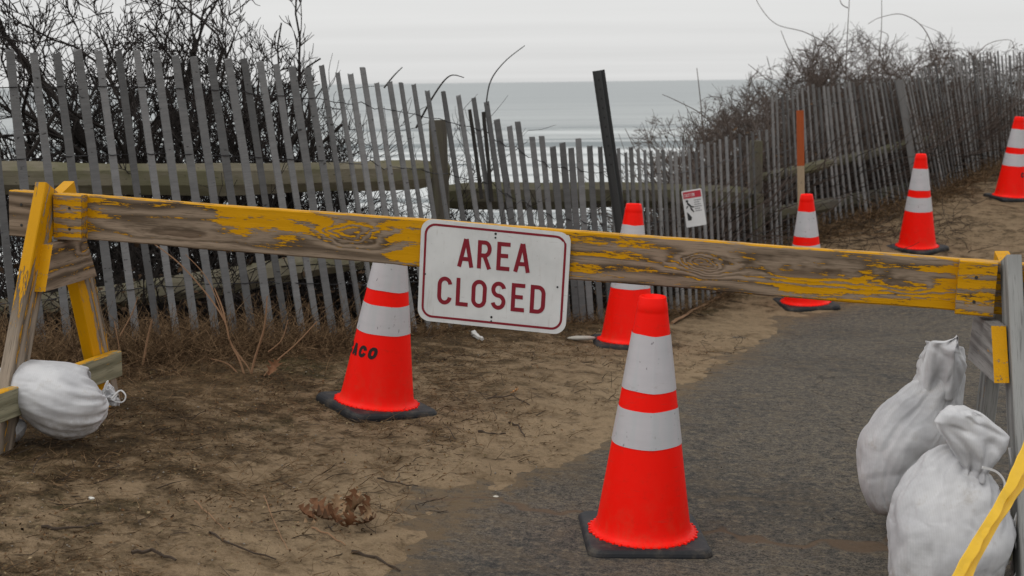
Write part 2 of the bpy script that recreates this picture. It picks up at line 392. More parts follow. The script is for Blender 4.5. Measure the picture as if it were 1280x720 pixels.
def painted_board(name, up_st, lo_st, L, H, top=True, knots=(), seed=0.0, ends=0.0, gray=((.080, .057, .038), (.30, .228, .165))):
    """grey weathered lumber carrying worn yellow paint; up_st / lo_st are (position along, coverage) lists"""
    w = M(name, .72, .12)
    ob = w.co(); q = w.xyz(ob)
    # field whose contour lines are the grain, bulging round the knots
    fld = w.math('MULTIPLY', q[2], 62)
    fld = w.math('ADD', fld, w.math('MULTIPLY', w.noise(w.co((1.7, 5, 9), loc=(seed, 0, seed)), 1, 2, .5), 7))
    kn = None
    for (kx, kz, kw, kh, amp) in knots:
        dx = w.math('POWER', w.math('ABSOLUTE', w.math('DIVIDE', w.math('SUBTRACT', w.math('ADD', q[0], w.math('MULTIPLY', w.math('SUBTRACT', w.noise(w.co((9, 9, 22), loc=(kx, 3, 0)), 1, 3, .6), .5), kw * 1.6)), kx), kw)), 2)
        dz = w.math('POWER', w.math('ABSOLUTE', w.math('DIVIDE', w.math('SUBTRACT', w.math('ADD', q[2], w.math('MULTIPLY', w.math('SUBTRACT', w.noise(w.co((6, 9, 16), loc=(kx, 7, 5)), 1, 3, .6), .5), kh * 1.6)), kz), kh)), 2)
        gsn = w.math('EXPONENT', w.math('MULTIPLY', w.math('ADD', dx, dz), -1))
        fld = w.math('ADD', fld, w.math('MULTIPLY', gsn, amp))
        kn = gsn if kn is None else w.math('MAXIMUM', kn, gsn)
    ring = w.math('ADD', .5, w.math('MULTIPLY', w.math('SINE', w.math('MULTIPLY', fld, 2.4)), .5))
    fine = w.noise(w.co((14, 300, 300), loc=(seed, 2, 0)), 1, 4, .6)
    mid = w.noise(w.co((3, 26, 26), loc=(seed, 1, 0)), 1, 4, .6)
    gfac = w.math('ADD', w.math('MULTIPLY', ring, .30), w.math('MULTIPLY', mid, .70))
    wood = w.mix(w.sm(gfac, .25, .75), gray[0], gray[1])
    wood = w.mix(w.math('MULTIPLY', w.sm(fine, .5, .72), .55), wood, tuple(c * .4 for c in gray[0]))
    if kn is not None: wood = w.mix(w.math('MULTIPLY', w.sm(kn, .4, 1.0), .45), wood, (.11, .070, .045))
    t = w.math('ADD', w.math('DIVIDE', q[0], L), .5)
    cu = w.ramp(t, [(p, c) for p, c in up_st]); cl = w.ramp(t, [(p, c) for p, c in lo_st])
    zf = w.sm(w.math('ADD', w.math('DIVIDE', q[2], H), w.math('MULTIPLY', w.math('SUBTRACT', w.noise(w.co((7, 1, 3), loc=(seed, 0, 0)), 1, 3, .6), .5), .8)), -.22, .12)
    cov = w.math('ADD', w.math('MULTIPLY', cl, w.math('SUBTRACT', 1, zf)), w.math('MULTIPLY', cu, zf))
    pn = w.noise(w.co((6, 55, 62), loc=(seed, 0, 3)), 1, 9, .78, .25)
    pn2 = w.noise(w.co((20, 190, 190), loc=(seed, 0, 1)), 1, 3, .7)
    thr = w.math('ADD', w.math('ADD', w.math('MULTIPLY', w.math('SUBTRACT', pn, .5), 1.9), w.math('MULTIPLY', w.math('SUBTRACT', pn2, .5), 1.1)), w.math('MULTIPLY', w.math('SUBTRACT', ring, .5), -.42))
    thr = w.math('ADD', thr, w.math('MULTIPLY', w.math('SUBTRACT', w.noise(w.co((50, 230, 230), loc=(seed, 4, 1)), 1, 2, .6), .5), .55))
    mask = w.sm(w.math('ADD', cov, thr), .49, .56)
    if top:
        ge = w.t.nodes.new('ShaderNodeNewGeometry')
        tf = w.t.nodes.new('ShaderNodeVectorTransform'); tf.vector_type = 'NORMAL'; tf.convert_from = 'WORLD'; tf.convert_to = 'OBJECT'
        w.t.links.new(ge.outputs['True Normal'], tf.inputs[0])
        nz = w.xyz(tf.outputs[0])
        tm = w.math('GREATER_THAN', nz[2], .5)
        wear = w.sm(w.noise(w.co((11, 60, 60)), 1, 6, .7), .40, .50)
        mask = w.math('MAXIMUM', mask, w.math('MULTIPLY', tm, wear))
    pc = w.mix(w.noise(w.co((9, 30, 30)), 1, 4, .6), tuple(c * .80 for c in PAINT), PAINT)
    pc = w.mix(w.math('MULTIPLY', w.sm(w.noise(w.co((18, 60, 60)), 1, 4, .7), .58, .72), .5), pc, (.30, .17, .03))
    # tiny dark pocks where flakes came off
    w.color(w.mix(mask, wood, pc)); w.rough(w.ramp(mask, [(0, .85), (1, .5)]))
    w.bump(w.math('ADD', w.math('ADD', w.math('MULTIPLY', mask, .5), w.math('MULTIPLY', fine, .6)), w.math('MULTIPLY', ring, .35)), .0016, .9)
    return w.m

# ------------------------------------------------------------------ barricade
barricade = empty('sawhorse_barricade', (0, 4.2, gz(0, 4.2)))
tag(barricade, 'long wooden sawhorse barricade with peeling yellow paint carrying the sign across the path', 'barricade')
BL = P(85, 270, 4.53); BR = P(1200, 357, 3.85)
bd = (BR - BL); LEN0 = bd.length; bx = bd.normalized()
buy = Vector((-bx.y, bx.x, 0)).normalized()          # horizontal, away from the camera
bz = bx.cross(buy).normalized()
if bz.z < 0: bz = -bz
far = buy
def s_of(px):                                        # distance from BL along the beam seen at picture column px
    lo, hi = -1.0, 4.0
    for _ in range(50):
        m = (lo + hi) / 2
        if proj(BL + bx * m)[0] < px: lo = m
        else: hi = m
    return lo
bs0, bs1 = s_of(22), s_of(1345)
BLEN = bs1 - bs0; BMID = (bs0 + bs1) / 2
def bt(px): return (s_of(px) - bs0) / BLEN
up_st = [(bt(p), c) for p, c in [(105, .62), (128, .42), (150, .16), (235, .20), (262, .36), (278, .76), (345, .84), (385, .66), (418, .60), (450, .42), (478, .40), (500, .66), (528, .9), (700, .5), (725, .42), (800, .40), (860, .22), (900, .34), (1010, .26), (1060, .32), (1125, .20), (1150, .38), (1172, .60), (1198, .72), (1250, .55)]]
lo_st = [(bt(p), c) for p, c in [(105, .50), (130, .12), (200, .02), (255, .10), (300, .20), (345, .30), (372, .16), (400, .02), (470, .06), (492, .60), (530, .8), (700, .55), (740, .44), (830, .28), (900, .20), (960, .34), (985, .62), (1080, .66), (1130, .58), (1160, .64), (1198, .76), (1250, .6)]]
def kx(p): return s_of(p) - BMID
MB = painted_board('beam_wood_with_yellow_paint', up_st, lo_st, BLEN, .145, True,
                   knots=[(kx(438), .012, .085, .030, 9), (kx(876), .006, .075, .032, 12), (kx(1005), .0, .20, .030, 6), (kx(1130), -.012, .10, .02, 5), (kx(240), -.03, .2, .02, 4)], seed=3.3)
T = .038
def board(name, c, xa, za, L, H, Tk, mat, parent, nseg=1, bend=None, b=.003, label=None):
    v, f = bevel_box(L, H, Tk, b, bend, nseg)
    o = mesh(name, v, f, mat, False, None)
    frame(o, c, xa, za)
    if parent:
        o.parent = parent; o.matrix_parent_inverse = Matrix.Translation(parent.location).inverted()
    if label: o['label'] = label
    return o
def bend_beam(x, y, z):
    return (0, .0015 * noise.noise(Vector((x * 6, z * 40, 0))), .0022 * noise.noise(Vector((x * 4, z * 20, 5))) + .0012 * noise.noise(Vector((x * 23, z * 9, 5))))
beam = board('beam', BL + bx * BMID + far * (T / 2), bx, bz, BLEN, .142, T, MB, barricade, 90, bend_beam, .004)
MBL = M('bolt_steel', .5, .5).color((.02, .02, .02)).m
def flat(cov): return [(0, cov), (1, cov)]
def stand(s, side, tag_, far):
    """one A-frame under the beam at distance s along it; side = +1 when its inner face looks to +bx"""
    O = BL + bx * s
    leftd = tag_ == 'left'
    dn = -Vector((0, 0, 1))
    g0 = gz(O.x, O.y)
    inn = bx * side
    # near leg: on the front face of the beam, foot toward the camera; far leg behind
    hgt = O.z + .075 - g0 + .02
    for k, sg in enumerate((-1, 1)):
        topc = O + bz * (.086 if sg < 0 else .079) + (far * (-T * .55) if sg < 0 else far * (T * 1.6)) + bx * (0 if sg < 0 else .004)
        fr_ = (.42 if leftd else .36) if sg < 0 else .33; fx = O.x + far.x * sg * fr_; fy = O.y + far.y * sg * fr_
        foot = Vector((fx, fy, gz(fx, fy) - .02)) + bx * (0 if sg < 0 else .004)
        ax = (topc - foot); L = ax.length; c = (topc + foot) / 2
        # wide face looks along the beam, the narrow edge looks at the camera
        if leftd:
            st = ([(0, .25), (.45, .30), (.66, .40), (.70, .78), (1, .74)], [(0, .1), (.45, .16), (.66, .25), (.72, .55), (1, .7)]) if sg < 0 else ([(0, .3), (.9, .25), (.96, .95), (1, .95)], [(0, .95), (1, .95)])
        else:
            st = (flat(-.3), flat(-.3)) if sg < 0 else ([(0, .1), (.85, .1), (.95, .9), (1, .9)], [(0, .1), (.85, .1), (.95, .9), (1, .9)])
        gr = ((.10, .078, .058), (.30, .245, .19)) if leftd else ((.16, .16, .155), (.31, .31, .30))
        mt = painted_board('leg_lumber_%s' % ('near' if sg < 0 else 'far'), st[0], st[1], L, .089, False, seed=s * 3 + sg, gray=gr)
        yv = far * sg
        zax = (yv - ax.normalized() * yv.dot(ax.normalized())).normalized()       # board height axis: in the A-frame plane
        o = board('leg', c, ax, zax, L, (.125 if sg > 0 else .100) if leftd else .085, T, mt, barricade, 8)
        if not leftd and sg < 0: o['label'] = 'bare grey front leg'
    # blocks pinning the near leg
    for sd_ in (-1, 1):
        wd = .098
        off = sd_ * (T / 2 + wd / 2 + .012)
        if not leftd and sd_ > 0: off += .012
        cvr = .60 if (leftd and sd_ > 0) or (not leftd and sd_ < 0) else .12
        if not leftd and sd_ > 0: cvr = .5
        mt = painted_board('block_lumber', flat(cvr), flat(cvr - .1), wd, .14, True, seed=s + sd_ * 2.2)
        o = board('block', O + bx * off - far * (T / 2 + .001) - bz * .0, bx, bz, wd, .146, T, mt, barricade, 1)
        if leftd and sd_ < 0: o['label'] = 'bare grey block at the outer end'
        for zz in (-.036, .030):
            g1 = G(); g1.lathe([(.0001, .0015), (.0045, .0015), (.0045, -.003)], 12)
            b = g1.build('bolt', MBL)
            frame(b, O + bx * (off + .006 * sd_) - far * (T + .001) + bz * zz, bx, -far)
            b.parent = barricade; b.matrix_parent_inverse = Matrix.Translation(barricade.location).inverted()
    return O
SL = s_of(64); SR = s_of(1257)
FL = Vector((.16, .987, 0)).normalized(); FR = Vector((.11, .994, 0)).normalized()
OL = stand(SL, 1, 'left', FL); OR = stand(SR, -1, 'right', FR)
def gusset(O, side, z0, mat, endmat, far):
    """trapezoid board tying both legs just under the beam, on the inner side"""
    off = Vector((far.y, -far.x, 0)) * side * (T + .001)
    zt, zb = -.082, -.082 - .140
    slope = .36 / (O.z + .08 - gz(O.x, O.y))
    def hw(z): return .045 + slope * (-z + .08) - .02
    co = [(-hw(zt) - .012, zt), (hw(zt) + .012, zt), (hw(zb) + .012, zb), (-hw(zb) - .012, zb)]
    v = []; 
    for y in (-T/2, T/2):
        for (u, z) in co: v.append(Vector((u, y, z)))
    f = [(0, 1, 2, 3), (7, 6, 5, 4), (0, 4, 5, 1), (1, 5, 6, 2), (2, 6, 7, 3), (3, 7, 4, 0)]
    o = mesh('brace', v, f, mat)
    o.data.materials.append(endmat)
    o.data.polygons[5].material_index = 1; o.data.polygons[2].material_index = 0
    frame(o, O + off, far, Vector((0, 0, 1)))
    o.parent = barricade; o.matrix_parent_inverse = Matrix.Translation(barricade.location).inverted()
    return o
MEND = painted_board('board_end_paint', flat(.9), flat(.85), .5, .14, False, seed=8)
gusset(OL, 1, 0, painted_board('brace_lumber', [(0, .1), (1, .12)], [(0, .10), (1, .28)], .5, .125, False, knots=[(.10, -.12, .05, .025, 4)], seed=5), MEND, FL)
gusset(OR, -1, 0, painted_board('brace_lumber', flat(-.1), flat(-.1), .5, .125, False, seed=6, gray=((.16, .15, .145), (.31, .30, .29))), MEND, FR)
# foot rails: measured at the left stand, mirrored at the right one
ra, rb = P(-40, 520, 4.02), P(146, 454, 4.92)
rd = (rb - ra)
MFR = painted_board('foot_rail_lumber', flat(.05), flat(.02), rd.length, .089, True, seed=9, gray=((.15, .14, .09), (.30, .28, .19)))
def frail(a_, b_): board('foot_rail', (a_ + b_) / 2, b_ - a_, Vector((0, 0, 1)), (b_ - a_).length, .089, T, MFR, barricade, 4)
frail(ra + Vector((0, 0, -.005)), rb)
fo_ = Vector((OR.x, OR.y, 0)) + bx * -.045
gzr = gz(OR.x, OR.y)
frail(fo_ - FR * .30 + Vector((0, 0, gzr + .14)), fo_ + FR * .42 + Vector((0, 0, gzr + .15)))

# ------------------------------------------------------------------ the sign on the beam
MSW = M('sign_white_sheeting', .42, .45)
sn = MSW.noise(MSW.co((6, 6, 6)), 1, 5, .6)
spk = MSW.noise(MSW.co((90, 90, 90)), 1, 2, .5)
cs = MSW.mix(MSW.sm(sn, .35, .65), (.56, .57, .565), (.65, .66, .655)); cs = MSW.mix(MSW.math('MULTIPLY', MSW.sm(spk, .70, .76), .35), cs, (.33, .30, .28)); st_ = MSW.noise(MSW.co((60, 7, 60)), 1, 5, .7); cs = MSW.mix(MSW.math('MULTIPLY', MSW.sm(st_, .56, .72), .35), cs, (.36, .32, .27))
sc1 = MSW.noise(MSW.co((14, 160, 14), rot=(0, 0, .5)), 1, 2, .5); cs = MSW.mix(MSW.math('MULTIPLY', MSW.sm(sc1, .70, .74), .5), cs, (.34, .33, .32)); MSW.color(cs); MSW = MSW.m
MSR = M('sign_red_ink', .45, .4)
MSR.color(MSR.mix(MSR.noise(MSR.co((40, 40, 40)), 1, 4, .6), (.17, .004, .014), (.24, .008, .022))); MSR = MSR.m
MSK = M('sign_black', .6, .3).color((.015, .015, .016)).m
def rrect(w, h, r, n=7):
    pts = []
    for cx_, cy_, a0 in ((w/2 - r, h/2 - r, 0), (-w/2 + r, h/2 - r, 90), (-w/2 + r, -h/2 + r, 180), (w/2 - r, -h/2 + r, 270)):
        for k in range(n + 1):
            t = math.radians(a0 + 90 * k / n); pts.append((cx_ + r * math.cos(t), cy_ + r * math.sin(t)))
    return pts
def plate(name, outline, thick, mat, parent, z0=0):
    n = len(outline)
    v = [Vector((x, y, z0)) for x, y in outline] + [Vector((x, y, z0 - thick)) for x, y in outline]
    f = [tuple(range(n)), tuple(range(2 * n - 1, n - 1, -1))] + [(i, i + n, (i + 1) % n + n, (i + 1) % n) for i in range(n)]
    return mesh(name, v, f, mat, False, parent)
def ribbon(pts, w, closed=False):
    n = len(pts); L_ = []; R_ = []
    for i in range(n):
        p = Vector(pts[i]); 
        a_ = Vector(pts[i - 1]) if (i > 0 or closed) else None
        b_ = Vector(pts[(i + 1) % n]) if (i < n - 1 or closed) else None
        d1 = (p - a_).normalized() if a_ is not None else None
        d2 = (b_ - p).normalized() if b_ is not None else None
        if d1 is None: d1 = d2
        if d2 is None: d2 = d1
        n1 = Vector((-d1.y, d1.x)); n2 = Vector((-d2.y, d2.x)); m = (n1 + n2).normalized()
        k = w / 2 / max(.4, m.dot(n1))
        L_.append(p + m * k); R_.append(p - m * k)
    return L_, R_, closed
def arc(cx_, cy_, rx, ry, a0, a1, n=14):
    return [(cx_ + rx * math.cos(math.radians(a0 + (a1 - a0) * k / n)), cy_ + ry * math.sin(math.radians(a0 + (a1 - a0) * k / n))) for k in range(n + 1)]
def glyph(ch, w, h, s):
    """stroke centre lines of a condensed capital inside w x h with stroke width s; origin bottom left"""
    e = s / 2; x0, x1, y0, y1 = e, w - e, e, h - e; ym = h / 2
    r = min(w * .42, h * .3); xm = w / 2; rx = (x1 - x0) / 2
    if ch == 'A': return [[(e * .9, 0), (xm - e*.15, h)], [(xm + e*.15, h), (w - e * .9, 0)], [(x0 + w * .16, h * .29), (x1 - w * .16, h * .29)]]
    if ch == 'R': return [[(x0, 0), (x0, h)], [(x0, y1), (x1 - rx, y1)] + arc(x1 - rx * .95, (y1 + h * .47) / 2, rx * .95, (y1 - h * .47) / 2, 90, -90, 12) + [(x0, h * .47)], [(xm, h * .47), (x1 + e * .2, 0)]]
    if ch == 'E': return [[(x0, 0), (x0, h)], [(x0, y1), (w, y1)], [(x0, h * .52), (w * .86, h * .52)], [(x0, y0), (w, y0)]]
    if ch == 'L': return [[(x0, 0), (x0, h)], [(x0, y0), (w, y0)]]
    if ch == 'O': return [('c', arc(xm, y1 - r, rx, r, 180, 0, 14) + arc(xm, y0 + r, rx, r, 0, -180, 14))]
    if ch == 'D': return [[(x0, 0), (x0, h)], [(x0, y1), (xm, y1)] + arc(xm, y1 - r, rx, r, 90, 0, 8)[1:] + arc(xm, y0 + r, rx, r, 0, -90, 8) + [(x0, y0)]]
    if ch == 'C': return [arc(xm, y1 - r, rx, r, 8, 180, 14) + arc(xm, y0 + r, rx, r, 180, 352, 14)]
    if ch == 'S':
        q = (y1 - y0) / 4
        return [arc(xm, y1 - q, rx, q, 12, 180, 12)[:-1] + arc(xm, y1 - q, rx, q, 180, 262, 6) + arc(xm, y0 + q, rx, q, 82, 0, 6) + arc(xm, y0 + q, rx, q, 0, -168, 12)[1:]]
    if ch == 'U': return [[(x0, h), (x0, y0 + r)] + arc(xm, y0 + r, rx, r, 180, 360, 12) + [(x1, h)]]
    if ch == 'T': return [[(0, y1), (w, y1)], [(xm, 0), (xm, h)]]
    if ch == 'I': return [[(xm, 0), (xm, h)]]
    if ch == 'N': return [[(x0, 0), (x0, h)], [(x0, h), (x1, 0)], [(x1, 0), (x1, h)]]
def letter_mesh(name, ch, ox, oy, w, h, s, z, mat, parent, fn=None):
    v = []; f = []
    for k, st in enumerate(glyph(ch, w, h, s)):
        closed = st[0] == 'c'; pts = st[1] if closed else st
        if closed:
            pts = pts[:15] + pts[16:-1]
        Lp, Rp, _ = ribbon(pts, s, closed); b = len(v); n = len(Lp)
        for A1, B1 in zip(Lp, Rp):
            for q in (A1, B1):
                pt = Vector((ox + q.x, oy + q.y, z + k * .00012)); v.append(fn(pt) if fn else pt)
        m = n if closed else n - 1
        for i in range(m):
            j = (i + 1) % n; f.append((b + 2*i, b + 2*i + 1, b + 2*j + 1, b + 2*j))
    return mesh(name, v, f, mat, False, parent)
SC = P(617, 346, 4.165)
SC = BL + bx * s_of(617) - far * .012
SC = Vector((SC.x, SC.y, P(617, 346, (SC - CAM).dot(fw)).z))
sign = empty('closure_sign')
sgx = (bx + Vector((0, 0, -.010))).normalized(); sgn = -far
frame(sign, SC, sgx, sgn)
tag(sign, 'white AREA CLOSED sign with rounded red border, bolted to the middle of the barricade beam', 'sign')
SW, SH = .455, .306
ol = rrect(SW, SH, .036)
pl = plate('plate', ol, .0025, MSW, sign)
for v in pl.data.vertices:                     # the bent top right edge
    if v.co.y > .14 and v.co.x > .11: v.co.y -= .006 * min(1, (v.co.x - .11) / .03); v.co.z -= .0
Lp, Rp, _ = ribbon(rrect(SW - .030, SH - .030, .030), .0068, True)
v = []; f = []
for A1, B1 in zip(Lp, Rp): v += [Vector((A1.x, A1.y, .0006)), Vector((B1.x, B1.y, .0006))]
n = len(Lp)
for i in range(n): j = (i + 1) % n; f.append((2*i, 2*i+1, 2*j+1, 2*j))
for q in v:
    if q.y > .12 and q.x > .11: q.y -= .005 * min(1, (q.x - .11) / .03)
mesh('border', v, f, MSR, False, sign)
LS = .0122
x = -.1105
for ch, w_, gp in (('A', .049, .0115), ('R', .0425, .0165), ('E', .040, .0125), ('A', .049, 0)):
    letter_mesh('letter', ch, x, .0195, w_, .084, LS, .0006, MSR, sign); x += w_ + gp
x = -.1685
for ch, w_, gp in (('C', .0455, .0125), ('L', .038, .0095), ('O', .047, .0135), ('S', .045, .0165), ('E', .041, .0165), ('D', .0455, 0)):
    letter_mesh('letter', ch, x, -.098, w_, .084, LS, .0006, MSR, sign); x += w_ + gp
for (hx, hy, r) in ((.002, .126, .0036), (.002, .1145, .0030), (.002, -.122, .0036), (.002, -.1335, .0026), (-.209, -.012, .0026), (.196, -.014, .0030)):
    g1 = G(); g1.lathe([(.0001, .0011), (r, .0009), (r, -.001)], 12)
    o = g1.build('bolt_hole', MSK, sign); o.location = (hx, hy, 0)

# ------------------------------------------------------------------ cones
MCO = M('cone_orange_pvc', .5, .12)
oc = MCO.noise(MCO.co((6, 6, 2), 'ObjectRnd'), 1, 5, .6)
oc2 = MCO.noise(MCO.co((30, 30, 30), 'ObjectRnd'), 1, 5, .7)
cc_ = MCO.mix(oc, (.90, .007, .0025), (1.0, .010, .003))
zz = MCO.xyz(MCO.co())
zq = zz[2]
splash = MCO.math('MULTIPLY', MCO.math('SUBTRACT', 1, MCO.sm(zq, .03, .26)), MCO.sm(MCO.noise(MCO.co((26, 26, 18), 'ObjectRnd'), 1, 6, .75), .44, .66))
cc_ = MCO.mix(MCO.math('MULTIPLY', splash, .14), cc_, (.33, .13, .06))
scf = MCO.noise(MCO.co((9, 9, 60), 'ObjectRnd'), 1, 5, .7)
cc_ = MCO.mix(MCO.math('MULTIPLY', MCO.sm(scf, .60, .70), .35), cc_, (.50, .05, .03))
grime = MCO.math('MULTIPLY', MCO.sm(oc2, .52, .75), .35)
cc_ = MCO.mix(grime, cc_, (.62, .02, .008))
MCO.color(cc_); MCO.rough(MCO.ramp(oc2, [(.3, .34), (.7, .55)])); MCO.bump(oc2, .0008, .4); MCO = MCO.m
MRF = M('reflective_collar_sheeting', .35, .5)
rc = MRF.noise(MRF.co((5, 5, 30), 'ObjectRnd'), 1, 4, .6); rs = MRF.noise(MRF.co((70, 70, 45), 'ObjectRnd'), 1, 2, .5)
c_ = MRF.mix(rc, (.45, .43, .45), (.56, .535, .555)); c_ = MRF.mix(MRF.math('MULTIPLY', MRF.sm(rs, .68, .72), .75), c_, (.16, .14, .15))
fa = MRF.noise(MRF.co((22, 22, .6), 'ObjectRnd'), 1, 3, .6); c_ = MRF.mix(MRF.math('MULTIPLY', MRF.sm(fa, .42, .62), .38), c_, (.42, .46, .47))
fb = MRF.noise(MRF.co((14, 14, 40), 'ObjectRnd'), 1, 6, .75); c_ = MRF.mix(MRF.math('MULTIPLY', MRF.sm(fb, .56, .70), .30), c_, (.30, .25, .22))
MRF.color(c_); MRF = MRF.m
MRB = M('cone_black_rubber', .62, .35)
rbn = MRB.noise(MRB.co((20, 20, 20), 'ObjectRnd'), 1, 5, .7)
MRB.color(MRB.mix(MRB.sm(rbn, .45, .8), (.010, .011, .014), (.075, .062, .048))); MRB.bump(rbn, .001, .5); MRB = MRB.m
H = .71
def cone_r(z): return .1355 + (.038 - .1355) * (z - .034) / (H - .034)
def make_cone():
    root = empty('traffic_cone')
    g1 = G()
    prof = [(.152, .026), (.1515, .0325), (.143, .036), (.1375, .043)] + [(cone_r(z) + .0015 * math.exp(-(z - .04) * 30), z) for z in np.linspace(.055, H - .045, 26)]
    zt = H
    prof += [(cone_r(H - .040), H - .040), (cone_r(H - .04) + .0005, H - .038), (cone_r(H - .016) + .0005, H - .017), (cone_r(H - .015) - .0008, H - .014), (cone_r(H), H - .003), (cone_r(H) - .002, H), (cone_r(H) - .006, H - .001), (.020, H - .06), (.015, H - .2)]
    g1.lathe(prof, 96)
    b = g1.build('cone_body', MCO, root, True)
    # moulding tabs round the foot
    for k in range(44):
        w = 2 * math.pi * k / 44 + .01; rr = .1555 + .002 * ((k * 7) % 3)
        wd = .0042
        vs = []
        c, s_n = math.cos(w), math.sin(w)
        for (r_, t_, z_) in ((.149, -wd, .0335), (.149, wd, .0335), (rr, wd * .7, .0325), (rr, -wd * .7, .0325), (.149, -wd, .0285), (.149, wd, .0285), (rr, wd * .7, .0285), (rr, -wd * .7, .0285)):
            vs.append((r_ * c - t_ * s_n, r_ * s_n + t_ * c, z_))
        if k == 0: tv = []; tf = []
        o_ = len(tv); tv += vs
        for q in ((0, 1, 2, 3), (0, 4, 5, 1), (1, 5, 6, 2), (2, 6, 7, 3), (3, 7, 4, 0)): tf.append(tuple(o_ + i for i in q))
    mesh('foot_tabs', tv, tf, MCO, False, b)
    for z0, z1 in ((H * .634, H * .855), (H * .415, H * .561)):
        g2 = G(); e = .0014; nn = 96
        pf = [(cone_r(z) + e, z) for z in np.linspace(z0, z1, 9)]
        g2.lathe(pf, nn)
        for q in g2.v:
            w = math.atan2(q.y, q.x); q.z += .0016 * math.sin(w * 2 + z0 * 30) + .0008 * math.sin(w * 5)
            if -1.62 < w < -1.50: k = 1 + .0009 / max(.02, math.hypot(q.x, q.y)); q.x *= k; q.y *= k
        g2.build('reflective_collar', MRF, root, True)
    # rubber base plate
    v = []; f = []; out = rrect(.350, .350, .035, 6); n = len(out)
    layers = [(1.0, 0), (1.0, .012), (.985, .020), (.955, .0265), (.93, .0285)]
    for sc, z in layers:
        for (x_, y_) in out: v.append(Vector((x_ * sc, y_ * sc, z)))
    for i in range(len(layers) - 1):
        for j in range(n):
            j2 = (j + 1) % n; f.append((i*n + j, i*n + j2, (i+1)*n + j2, (i+1)*n + j))
    f.append(tuple((len(layers) - 1) * n + j for j in range(n)))
    mesh('rubber_base', v, f, MRB, False, root)
    return root
cone0 = make_cone()
def place_cone(o, bx_, by_, Zc, rot, lean, label):
    p = P(bx_, by_, Zc); zg = gz(p.x, p.y)
    nx = (gz(p.x + .15, p.y) - gz(p.x - .15, p.y)) / .3; ny = (gz(p.x, p.y + .15) - gz(p.x, p.y - .15)) / .3
    n = Vector((-nx * .5 + math.sin(math.radians(lean)), -ny * .6, 1)).normalized()
    q = Vector((0, 0, 1)).rotation_difference(n)
    o.rotation_mode = 'QUATERNION'; o.rotation_quaternion = q @ Matrix.Rotation(math.radians(rot), 3, 'Z').to_quaternion()
    o.location = (p.x, p.y, min(zg, p.z + .02) - .002)
    tag(o, label, 'traffic cone', 'orange traffic cones blocking the path')
    return o
cones = [place_cone(cone0, 803, 672, 4.08, 3, .6, 'large orange traffic cone standing in front of the barricade beam on the asphalt'),
         place_cone(copy_tree(cone0), 470, 507, 5.25, 33, 4.5, 'orange cone with black stencilled lettering standing on dirt left of the AREA CLOSED sign'),
         place_cone(copy_tree(cone0), 785, 432, 7.118, 1, 0, 'orange cone half hidden behind the beam, just left of the large front cone'),
         place_cone(copy_tree(cone0), 1007, 383, 9.0, 8, -1.5, 'orange cone in front of the orange tipped wooden stake, partly behind the beam'),
         place_cone(copy_tree(cone0), 1146, 313, 10.55, 38, -1.8, 'orange cone standing on open sand, second from the right edge'),
         place_cone(copy_tree(cone0), 1263, 249, 12.34, 12, 2.2, 'farthest orange cone at the top of the sandy slope by the right edge')]
MINK = M('black_stencil_paint', .6, .3).color((.02, .012, .012)).m
def cone_text(cone, ang0, z0, h, lw, gap, s, tilt=0.0):
    """CACO lettered round the cone; ang0 = angle of the text's left end as seen from the camera"""
    x = 0
    for k, ch in enumerate('CACO'):
        def fn(p):
            z = z0 + p.y + tilt * p.x
            w = ang0 + p.x / cone_r(z); r = cone_r(z) + .0012 + p.z
            return Vector((r * math.cos(w), r * math.sin(w), z))
        o = letter_mesh('stencil_letter', ch, x, 0, lw, h, s, 0, MINK, cone, fn); x += lw + gap
# facing angle of the camera in each cone's frame
def cam_ang(c):
    bpy.context.view_layer.update()
    l = c.matrix_world.inverted() @ CAM; return math.atan2(l.y, l.x)
cone_text(cones[1], cam_ang(cones[1]) - 1.62, .205, .044, .034, .008, .0125, .0)
cone_text(cones[5], cam_ang(cones[5]) + .62, .20, .044, .034, .008, .0125, 0)

# ------------------------------------------------------------------ fences
def slat_meshes(mat, n=7):
    out = []
    for k in range(n):
        v = []; f = []; N = 7; L = 1.30; w = .0145 + .0035 * RND.random(); a_ = RND.uniform(-.010, .010); tw = RND.uniform(-.12, .12)
        for i in range(N + 1):
            t = i / N; z = -L * t; o_ = a_ * math.sin(t * 3.0) + RND.uniform(-.0010, .0010); ww = w * (1 + RND.uniform(-.05, .05))
            if i == 0: ww *= .93
            for (sx_, sy_) in ((-1, -1), (1, -1), (1, 1), (-1, 1)):
                v.append(Vector((o_ + sx_ * ww, sy_ * .0042 + o_ * .3 + sx_ * ww * tw * t, z + (RND.uniform(-.006, .006) if i == 0 else 0))))
        for i in range(N):
            for j in range(4):
                j2 = (j + 1) % 4; f.append((i*4 + j, (i+1)*4 + j, (i+1)*4 + j2, i*4 + j2))
        f.append((0, 1, 2, 3)); f.append((N*4 + 3, N*4 + 2, N*4 + 1, N*4))
        me = bpy.data.meshes.new('slat'); me.from_pydata([tuple(q) for q in v], [], f); me.materials.append(mat); out.append(me)
    return out
def lerp(tab, x, k):
    return float(np.interp(x, [t[0] for t in tab], [t[k] for t in tab]))
